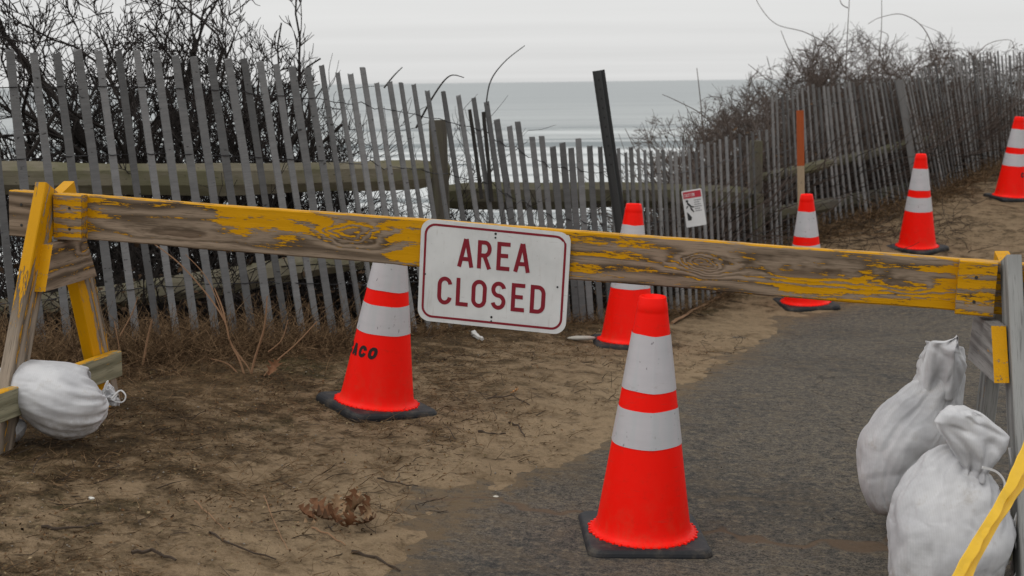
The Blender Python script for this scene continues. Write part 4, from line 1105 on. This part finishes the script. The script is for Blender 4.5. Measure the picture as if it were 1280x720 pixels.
MFL = M('mixed_flecks', .9, .15); MFL.color(MFL.ramp(MFL.sm(MFL.noise(MFL.co((37, 37, 37), 'World'), 1, 2, .6), .3, .7), [(0, (.018, .011, .006)), (.35, (.05, .028, .013)), (.6, (.15, .075, .033)), (.8, (.10, .085, .04)), (1, (.30, .22, .13))])); MFL = MFL.m
o = gl.build('leaf_scraps', MFL); tag(o, 'small scraps of dead leaf on the dirt', kind='stuff')
# gravel crumbs
mgv = M('pale_grit', .9, .2); mgv.color(mgv.mix(mgv.noise(mgv.co((60, 60, 60), 'World'), 1, 2, .5), (.08, .07, .06), (.34, .30, .25))); mgv = mgv.m
gv = G()
for k in range(1600):
    x = r.uniform(-1.8, 3.2); y = 3.0 + 5.5 * r.random() ** 1.3
    s = r.uniform(.0012, .0038); p = G3(x, y, .004 + s * .3); i = len(gv.v)
    if y > np.interp(x, FX, FY) - .1: continue
    for q in ((1, 0, 0), (0, 1, 0), (-1, 0, 0), (0, -1, 0), (0, 0, .8), (0, 0, -.8)): gv.v.append(p + Vector(q) * s * r.uniform(.7, 1.3))
    for a1, b1 in ((0, 1), (1, 2), (2, 3), (3, 0)): gv.f += [(i + a1, i + b1, i + 4), (i + b1, i + a1, i + 5)]
o = gv.build('grit', mgv); tag(o, 'pale grit scattered over path and dirt', kind='stuff')

# countable twigs, stems and stones
def on_ground(pts_px, Zs, r_, mat, name, label, cat, group=None, lift=.006):
    w = []
    for (a1, b1), z_ in zip(pts_px, Zs):
        p = P(a1, b1, z_); p.z = gz(p.x, p.y) + lift; w.append(p)
    out = []
    for i in range(len(w) - 1):
        for k in range(4): q = w[i].lerp(w[i+1], k / 4); q += Vector((0, 0, .003 * math.sin(k * 2 + i))); out.append(q)
    out.append(w[-1]); g1 = G(); g1.tube(out, [r_ * (1 - .5 * i / len(out)) for i in range(len(out))], 5)
    o = g1.build(name, mat); tag(o, label, cat, group); return o
def dep(py, x=600):                         # depth of the ground under a picture row, near field
    lo, hi = 2.5, 12
    for _ in range(40):
        m = (lo + hi) / 2; p = P(x, py, m)
        if p.z > gz(p.x, p.y): lo = m
        else: hi = m
    return lo
for pts, rr_, lb in [([(52, 661), (80, 664), (128, 657)], .0045, 'dark twig lying on dirt below the left sandbag'), ([(165, 694), (190, 691), (220, 703)], .006, 'short dark stick near the bottom left of the view'),
                     ([(262, 668), (290, 684), (345, 702)], .0035, 'long thin brown twig slanting down in the lower left'), ([(243, 628), (262, 646), (280, 664)], .002, 'thin pale straw stalk in the lower left'),
                     ([(472, 600), (495, 606), (523, 610)], .003, 'thin dark twig right of the stencilled cone'), ([(330, 622), (345, 660), (360, 690)], .002, 'long thin pale stem left of the dead leaf cluster'),
                     ([(440, 692), (470, 700), (500, 716)], .005, 'dark crooked twig below the dead leaf cluster'), ([(598, 541), (616, 545), (632, 544)], .005, 'short dark twig on sand under the sign'),
                     ([(390, 662), (410, 670), (432, 684)], .0028, 'pale stick beside the dead leaf cluster'), ([(840, 405), (865, 390), (900, 372)], .010, 'pale curved root along the fence foot behind the beam'),
                     ([(610, 500), (640, 496), (662, 508)], .003, 'thin twig on sand right of the sign'), ([(636, 530), (648, 534), (656, 548)], .004, 'small hooked twig on sand left of the front cone')]:
    on_ground(pts, [dep(b1, a1) for a1, b1 in pts], rr_, MTW if 'pale' not in lb else MBARK3, 'fallen_twig', lb, 'twig', 'twigs fallen on the dirt')
def pebble(px, py, s, col, label, name='pebble', sq=(1, .8, .45)):
    z_ = dep(py, px); p = P(px, py, z_); v = []; f = []; n = 10; m = 6
    for i in range(m + 1):
        for j in range(n):
            a1 = math.pi * i / m; b1 = 2 * math.pi * j / n
            q = Vector((math.sin(a1) * math.cos(b1) * sq[0], math.sin(a1) * math.sin(b1) * sq[1], math.cos(a1) * sq[2])); k = 1 + .25 * noise.noise(q * 1.7 + Vector((px, py, 0)))
            v.append(q * s * k)
    for i in range(m):
        for j in range(n): f.append((i*n + j, (i+1)*n + j, (i+1)*n + (j+1) % n, i*n + (j+1) % n))
    mm = M(name + '_stone', .8, .3); mm.color(mm.mix(mm.noise(mm.co((80, 80, 80)), 1, 3, .6), tuple(c * .75 for c in col), col))
    o = mesh(name, v, f, mm.m, True); o.location = (p.x, p.y, gz(p.x, p.y) + s * .25); tag(o, label, 'stone'); return o
pebble(114, 624, .010, (.70, .68, .62), 'small white pebble on the dirt at lower left')
pebble(727, 427, .075, (.42, .40, .35), 'flat pale stone beside the base of the cone behind the beam', 'flat_stone', (1, .3, .16))
pebble(620, 622, .009, (.6, .58, .5), 'tiny pale pebble at the edge of the asphalt')
pebble(917, 588, .007, (.6, .6, .6), 'tiny pale pebble on the asphalt right of the front cone')
o = on_ground([(592, 408), (595, 416), (603, 424)], [7.0, 6.9, 6.8], .016, M('bleached_wood', .8, .2).color((.55, .54, .52)).m, 'driftwood_piece', 'short bleached white stick just below the sign at the fence foot', 'stick')
# dry stems growing in front of the left fence
ds = tag(empty('dry_weed', tuple(G3(-1.12, 5.6))), 'orange brown dry weed stems forking up in front of the left fence', 'weed')
for pts, rr_ in [([(308, 478), (300, 452), (287, 425), (281, 402), (262, 372), (225, 330), (186, 300)], .0055), ([(282, 404), (278, 385), (268, 360)], .0055), ([(293, 436), (300, 446), (312, 462), (318, 480)], .004),
                 ([(312, 478), (318, 450), (330, 410), (334, 370)], .0055), ([(326, 476), (345, 452), (370, 430), (396, 402)], .004), ([(282, 404), (260, 350), (232, 318)], .003),
                 ([(152, 462), (148, 430), (143, 402)], .005), ([(178, 458), (184, 425), (190, 400)], .006), ([(300, 470), (285, 455), (262, 448)], .004), ([(335, 440), (352, 425), (360, 400)], .003), ([(150, 420), (165, 392), (172, 372)], .003)]:
    cane(pts, 5.62, rr_, MBARK3, ds, 'stem')

# dead oak leaf cluster
lc = P(430, 658, dep(658, 430)); lc.z = gz(lc.x, lc.y)
cl = tag(empty('dead_leaf_cluster', tuple(lc)), 'curled brown dead oak leaves in a clump on the sand at lower left', 'leaves')
def oak(cup, length, seed):
    rr = random.Random(seed); n = 17; sp_ = []
    for i in range(n):
        t = i / (n - 1); w = math.sin(math.pi * min(1, t * .93 + .04)) * (.30 + .16 * math.cos(t * 2 * math.pi * 3.5 + rr.random()))
        sp_.append((t, max(.015, w * .9)))
    v = []; f = []
    tw = rr.uniform(-1.3, 1.3); bendk = rr.uniform(.5, 1.6)
    for t, w in sp_:
        x = math.sin(t * bendk) / bendk; z0 = (1 - math.cos(t * bendk)) / bendk
        for s_k in (-1, -.5, 0, .5, 1):
            yy = s_k * w; zz_ = z0 * .7 + cup * (abs(s_k) ** 1.6) * w * 1.6 + .03 * rr.gauss(0, 1) * abs(s_k)
            a_ = tw * t * .6; v.append(Vector((x, yy * math.cos(a_) - .0 * zz_, zz_ + yy * math.sin(a_))) * length)
    for i in range(n - 1):
        for j in range(4): f.append((i*5 + j, i*5 + j + 1, (i+1)*5 + j + 1, (i+1)*5 + j))
    return v, f
mlv = []
for c1, c2 in (((.085, .038, .019), (.24, .115, .055)), ((.24, .15, .08), (.38, .25, .145)), ((.06, .03, .018), (.13, .07, .035))):
    w = M('dry_oak_leaf', .75, .25); w.color(w.mix(w.noise(w.co((60, 60, 60)), 1, 4, .6), c1, c2)); mlv.append(w.m)
for k, (dx, dy, dz, L_, yaw, pit, mi) in enumerate([(-.075, .0, .02, .085, 165, -12, 0), (-.04, .02, .025, .09, 150, -25, 0), (-.01, .0, .03, .10, 20, -15, 1), (.02, .01, .03, .09, 60, -30, 1), (.0, -.02, .012, .08, 250, -10, 0),
                                                  (.045, .01, .025, .08, 35, -35, 0), (.03, .02, .04, .075, 80, -70, 0), (-.03, -.005, .02, .09, 200, -8, 2), (.04, -.01, .01, .085, 330, -6, 2), (.055, .0, .02, .065, 10, -40, 1), (-.015, -.02, .015, .085, 140, -20, 0), (.012, -.028, .01, .08, 290, -25, 0), (-.025, .015, .03, .07, 95, -50, 1), (.02, .01, .045, .06, 75, -75, 0), (-.06, -.02, .006, .09, 190, 0, 1)]):
    v, f = oak(RND.uniform(.2, .7), L_ * .88, 50 + k)
    o = mesh('leaf', v, f, mlv[mi], True, cl); o.location = (dx, dy, dz); o.rotation_euler = (math.radians(RND.uniform(-35, 35)), math.radians(pit), math.radians(yaw))
z_ = dep(493, 643); v, f = oak(.3, .045, 90)
w = M('orange_leaf', .7, .2).color((.50, .24, .09)).m
o = mesh('fallen_leaf', v, f, w, True); p = P(638, 494, z_); o.location = (p.x, p.y, gz(p.x, p.y) + .006); tag(o, 'small orange leaf lying alone on the sand left of the front cone', 'leaf')
v, f = oak(.5, .09, 91); o = mesh('fallen_leaf', v, f, mlv[0], True); p = P(335, 462, 5.55); o.location = (p.x, p.y, gz(p.x, p.y) + .02); o.rotation_euler = (.4, -.4, 1); tag(o, 'reddish brown leaf caught among dry stems in front of the left fence', 'leaf')

# ------------------------------------------------------------------ sandbags
MBG = M('woven_white_polypropylene', .62, .35)
bn = MBG.noise(MBG.co((7, 7, 7)), 1, 5, .6)
wv = MBG.t.nodes.new('ShaderNodeTexWave'); MBG.t.links.new(MBG.co((1, 1, 1)), wv.inputs['Vector']); wv.inputs['Scale'].default_value = 130; wv.bands_direction = 'Z'
cb_ = MBG.mix(MBG.sm(bn, .35, .65), (.43, .43, .445), (.57, .57, .58)); cb_ = MBG.mix(MBG.math('MULTIPLY', MBG.sm(MBG.noise(MBG.co((14, 14, 14)), 1, 6, .7), .56, .74), .45), cb_, (.30, .26, .21))
zb = MBG.xyz(MBG.co())
cb_ = MBG.mix(MBG.math('MULTIPLY', MBG.math('SUBTRACT', 1, MBG.sm(zb[2], .0, .16)), MBG.sm(MBG.noise(MBG.co((20, 20, 20)), 1, 6, .7), .40, .62)), cb_, (.20, .155, .11))
wx = MBG.t.nodes.new('ShaderNodeTexWave'); MBG.t.links.new(MBG.co((1, 1, 1)), wx.inputs['Vector']); wx.inputs['Scale'].default_value = 55; wx.bands_direction = 'X'; wx.inputs['Distortion'].default_value = 1.5
cb_ = MBG.mix(MBG.math('MULTIPLY', wx.outputs['Fac'], .12), cb_, (.34, .34, .35))
MBG.color(cb_); MBG.bump(MBG.math('ADD', MBG.math('MULTIPLY', wv.outputs['Fac'], .10), MBG.math('ADD', MBG.noise(MBG.co((11, 11, 11)), 1, 3, .5), MBG.math('MULTIPLY', MBG.noise(MBG.co((5, 5, 26), rot=(.2, .35, 0)), 1, 3, .5), .8))), .006, .55); MBG = MBG.m
def loft(name, spine, mat, parent, pleat=(0, 12), seed=0, wr=.006, n=150, close=(True, True), root=Vector((0, 0, 0)), sub=13, side=None):
    """spine: list of (point, half width, half depth, pleat strength)"""
    K_ = []
    for i in range(len(spine) - 1):
        for k in range(sub):
            t = k / sub; row = []
            p0, p1, p2, p3 = spine[max(i-1, 0)], spine[i], spine[i+1], spine[min(i+2, len(spine)-1)]
            for c in range(4):
                a0, a1, a2, a3 = p0[c], p1[c], p2[c], p3[c]
                row.append(.5 * ((a1 * 2) + (a2 - a0)*t + (a0 * 2 - a1 * 5 + a2 * 4 - a3)*t*t + (a1 * 3 - a0 - a2 * 3 + a3)*t**3))
            K_.append(row)
    K_.append(list(spine[-1])); v = []; f = []; m = len(K_)
    rr = random.Random(seed); ph = [rr.uniform(0, 6.28) for _ in range(6)]
    for i, (p, w1, w2, pl_) in enumerate(K_):
        t = (K_[min(i+1, m-1)][0] - K_[max(i-1, 0)][0]).normalized()
        sd_ = side or Vector((0, 1, 0)); a_ = (sd_ - t * sd_.dot(t)).normalized(); c_ = t.cross(a_)
        w1 = max(w1, .002); w2 = max(w2, .002)
        for j in range(n):
            w = 2 * math.pi * j / n
            q = c_ * (math.cos(w) * w1) + a_ * (math.sin(w) * w2)
            pt = p + q
            ple = pl_ * (math.sin(w * pleat[1] + ph[0] + 1.2 * math.sin(i * .25)) * .6 + math.sin(w * (pleat[1] * 1.7) + ph[1]) * .4)
            nn = noise.noise(pt * 8 + Vector((seed, 0, 0))) * wr * 1.6 + noise.noise(pt * 18 + Vector((0, seed, 0))) * wr * .35
            tt = i / m
            lon = 1 - abs(noise.noise(Vector((math.cos(w) * 3.4, math.sin(w) * 3.4, tt * 1.6 + seed)))) * 2.6
            lat = 1 - abs(noise.noise(Vector((math.cos(w) * 1.1, math.sin(w) * 1.1 + tt * 2, tt * 9.0 + seed * 2)))) * 3.2
            cr_ = 0
            for q_ in range(3):
                nv = noise.noise(Vector((math.cos(w + q_) * (1.6 + q_ * .5), math.sin(w + q_) * (1.6 + q_ * .5), tt * (2.2 + 2.6 * q_) + seed * 1.7 + q_ * 9)))
                cr_ += math.exp(-(nv / .045) ** 2) * (.6 + .8 * noise.noise(Vector((w, tt * 4, q_ + seed))))
            nn -= cr_ * wr * .42
            nn += wr * (.5 * max(0, lon) ** 3 * (.15 + tt) - .40 * max(0, lat) ** 2 * (1.1 - tt))
            pt = pt + q.normalized() * (ple + nn) * min(1, w1 / .03)
            v.append(pt - root)
    for i in range(m - 1):
        for j in range(n): j2 = (j + 1) % n; f.append((i*n + j, i*n + j2, (i+1)*n + j2, (i+1)*n + j))
    if close[0]: f.append(tuple(range(n))[::-1])
    if close[1]: f.append(tuple((m - 1) * n + j for j in range(n)))
    o = mesh(name, v, f, mat, True, parent); return o
def cloth_patch(name, rows, Z, depth, root, seed):
    """a flattened, folded piece of sack: rows are left and right edges, the body bulges between them"""
    NC = 30; sub = 6; v = []; f = []; rr = []
    for i in range(len(rows) - 1):
        for k in range(sub):
            t = k / sub; a_, b_ = rows[i], rows[i + 1]
            rr.append(((a_[0][0] + (b_[0][0] - a_[0][0]) * t, a_[0][1] + (b_[0][1] - a_[0][1]) * t), (a_[1][0] + (b_[1][0] - a_[1][0]) * t, a_[1][1] + (b_[1][1] - a_[1][1]) * t)))
    rr.append(rows[-1]); m = len(rr)
    for i, (l, r_) in enumerate(rr):
        tt = i / (m - 1); pl_, pr_ = P(l[0], l[1], Z), P(r_[0], r_[1], Z); w = (pr_ - pl_).length
        for side_ in (-1, 1):
            for c in range(NC):
                u_ = c / (NC - 1) if side_ < 0 else 1 - c / (NC - 1)
                arch = math.sqrt(max(0, 1 - (2 * u_ - 1) ** 2))
                d_ = depth * arch * min(1, w / .08) * (.5 + .5 * math.sin(min(1, tt * 1.3) * math.pi * .5 + .6))
                fold = .014 * arch * (math.sin(u_ * 11 + seed + 2.2 * math.sin(tt * 2.4)) * .7 + noise.noise(Vector((u_ * 4, tt * 2.5, seed))) * 1.2) + .012 * arch * max(0, 1 - 3.5 * abs(noise.noise(Vector((u_ * 2.5 + tt * 2, tt * 2 - u_, seed * 3)))))
                p = pl_.lerp(pr_, u_) + Vector((0, 1, 0)) * (side_ * d_ + (fold if side_ < 0 else fold * .4) * (1 if side_ < 0 else 1)) + Vector((0, 0, 1)) * (.006 * noise.noise(Vector((u_ * 5, tt * 6, seed))))
                v.append(p - root.location)
    K2 = 2 * NC
    for i in range(m - 1):
        for j in range(K2): j2 = (j + 1) % K2; f.append((i*K2 + j, i*K2 + j2, (i+1)*K2 + j2, (i+1)*K2 + j))
    f.append(tuple(range(K2))[::-1]); f.append(tuple((m - 1) * K2 + j for j in range(K2)))
    return mesh(name, v, f, MBG, True, root)
# left bag: draped over the foot rail, tied mouth to the right
b1r = P(80, 545, 4.5); b1r.z = gz(b1r.x, b1r.y)
sb = tag(empty('sandbag', tuple(b1r)), 'full white sandbag with tied neck draped over the foot rail of the left barricade stand', 'sandbag', 'white sandbags weighting the barricade')
loft('bag', [(P(4, 466, 4.42), .01, .02, 0), (P(14, 469, 4.41), .040, .09, 0), (P(34, 476, 4.40), .072, .125, .001), (P(58, 488, 4.38), .100, .14, .001), (P(82, 500, 4.36), .116, .135, .002), (P(100, 506, 4.36), .106, .115, .004), (P(114, 506, 4.38), .072, .078, .006), (P(122, 504, 4.40), .034, .036, .005), (P(127, 500, 4.42), .018, .019, .003)],
     MBG, sb, (0, 13), 3, .0036, root=sb.location)
loft('tied_mouth', [(P(126, 501, 4.47), .017, .018, .003), (P(132, 498, 4.46), .024, .022, .006), (P(140, 494, 4.46), .034, .025, .009), (P(144, 492, 4.46), .030, .020, .010)], MBG, sb, (0, 7), 4, .004, close=(False, True), root=sb.location)
loft('sagging_lobe', [(P(-22, 524, 4.36), .02, .03, 0), (P(-5, 534, 4.34), .045, .05, 0), (P(15, 536, 4.34), .042, .05, 0), (P(29, 530, 4.36), .016, .03, 0)], MBG, sb, (0, 9), 5, .004, root=sb.location)
MST = M('white_string', .7, .2).color((.62, .62, .62)).m
def string(pts, Zc, r_, parent): return cane(pts, Zc, r_, MST, parent, 'tie_string')
string([(128, 498), (131, 484), (135, 476), (133, 486), (130, 496)], 4.44, .0035, sb); string([(140, 498), (150, 488), (157, 494), (154, 502), (143, 502)], 4.42, .0035, sb); string([(126, 492), (130, 503), (126, 514)], 4.44, .003, sb)

def sackA():
    b = P(1125, 630, 4.2); b.z = gz(b.x, b.y)
    root = tag(empty('sandbag', tuple(b)), 'tall white sandbag with loose open neck standing on asphalt against the right stand', 'sandbag', 'white sandbags weighting the barricade')
    loft('bag', [(P(1124, 640, 4.15), .012, .02, 0), (P(1122, 634, 4.15), .055, .06, .001), (P(1113, 608, 4.15), .094, .085, .002), (P(1121, 575, 4.15), .119, .105, .003), (P(1136, 545, 4.15), .122, .105, .004), (P(1157, 515, 4.16), .098, .090, .007), (P(1171, 487, 4.17), .066, .060, .009),
                 (P(1177, 460, 4.17), .058, .042, .010), (P(1180, 442, 4.17), .056, .034, .010), (P(1182, 430, 4.17), .045, .022, .010)], MBG, root, (0, 5), 12, .010, close=(True, True), root=root.location)
    cloth_patch('bag_mouth', [((1150, 492), (1196, 500)), ((1152, 472), (1200, 488)), ((1155, 450), (1205, 470)), ((1159, 436), (1209, 457)), ((1165, 428), (1204, 446)), ((1179, 427), (1199, 436)), ((1191, 424), (1198, 428)), ((1196, 419), (1198, 421))], 4.13, .040, root, 41)
    return root
sackA()
def sackB():
    b = P(1190, 715, 3.75); b.z = gz(b.x, b.y)
    root = tag(empty('sandbag', tuple(b)), 'plump white sandbag with folded over flap at the lower right, nearest the camera', 'sandbag', 'white sandbags weighting the barricade')
    loft('bag', [(P(1188, 745, 3.62), .03, .05, 0), (P(1186, 735, 3.62), .13, .11, .001), (P(1184, 705, 3.62), .150, .135, .002), (P(1187, 668, 3.64), .158, .14, .002), (P(1190, 630, 3.66), .146, .13, .003), (P(1197, 600, 3.68), .112, .10, .006), (P(1208, 580, 3.70), .070, .06, .008), (P(1216, 570, 3.70), .042, .038, .006)],
         MBG, root, (0, 10), 22, .010, root=root.location)
    # the flap: the neck opens out above the tie and folds over
    cloth_patch('flap', [((1200, 596), (1236, 600)), ((1202, 584), (1236, 588)), ((1193, 568), (1246, 574)), ((1181, 550), (1256, 562)), ((1172, 536), (1262, 547)), ((1168, 526), (1250, 533)), ((1176, 515), (1233, 521)), ((1190, 509), (1217, 512))], 3.60, .050, root, 42)
    string([(1228, 584), (1246, 590), (1256, 604), (1252, 620)], 3.5, .0045, root)
    return root
sackB()
b = P(1310, 715, 3.6); b.z = gz(b.x, b.y)
sc_ = tag(empty('sandbag', tuple(b)), 'white sandbag mostly cut off by the right edge behind the yellow tape', 'sandbag', 'white sandbags weighting the barricade')
loft('bag', [(P(1312, 760, 3.7), .03, .04, 0), (P(1312, 745, 3.7), .09, .09, 0), (P(1310, 715, 3.7), .095, .09, .002), (P(1302, 680, 3.7), .07, .07, .004), (P(1290, 650, 3.7), .03, .03, .004)], MBG, sc_, (0, 8), 31, .007, root=sc_.location)
for pts in ([(1272, 640), (1262, 670), (1258, 700), (1254, 722)], [(1272, 640), (1268, 672), (1274, 704), (1266, 724)], [(1274, 640), (1280, 668), (1286, 700)]): string(pts, 3.62, .003, sc_)
string([(1262, 560), (1268, 600), (1272, 640)], 3.68, .004, sc_)

# yellow tape pulled down from the near leg at the right
MTP = M('yellow_plastic_tape', .38, .5)
MTP.color(MTP.mix(MTP.noise(MTP.co((12, 12, 12), 'World'), 1, 4, .6), (.68, .40, .008), (.86, .52, .015))); MTP.bump(MTP.noise(MTP.co((35, 35, 35), 'World'), 1, 3, .6), .004, .6); MTP = MTP.m
ta, tb = P(1296, 558, 3.35), P(1188, 752, 3.05)
tpo = tag(empty('barricade_tape', (tb.x, tb.y, gz(tb.x, tb.y))), 'crumpled yellow plastic tape slanting down across the lower right corner', 'tape')
v = []; f = []; N = 40; axd = (tb - ta); prp = axd.normalized().cross(Vector((0, 1, .2))).normalized(); dpt = prp.cross(axd.normalized())
for i in range(N + 1):
    t = i / N; c = ta.lerp(tb, t) + prp * (.003 * math.sin(t * 7)); w = .028 * (1 + .10 * math.sin(t * 9) + .1 * noise.noise(Vector((t * 14, 0, 0)))); 
    if t < .3: w *= 1 + .5 * (.3 - t) / .3
    for k, (s1, s2) in enumerate(((-1, .0), (-.35, -.35), (.15, .25), (.55, -.15), (1, .3), (1, .38), (.55, -.07), (.15, .33), (-.35, -.27), (-1, .08))):
        v.append(c + prp * (w * s1) + dpt * (w * s2 * (1 + .6 * noise.noise(Vector((t * 9, k, 2))))) - tpo.location)
for i in range(N):
    for k in range(10): k2 = (k + 1) % 10; f.append((i*10 + k, i*10 + k2, (i+1)*10 + k2, (i+1)*10 + k))
mesh('tape_strip', v, f, MTP, False, tpo)
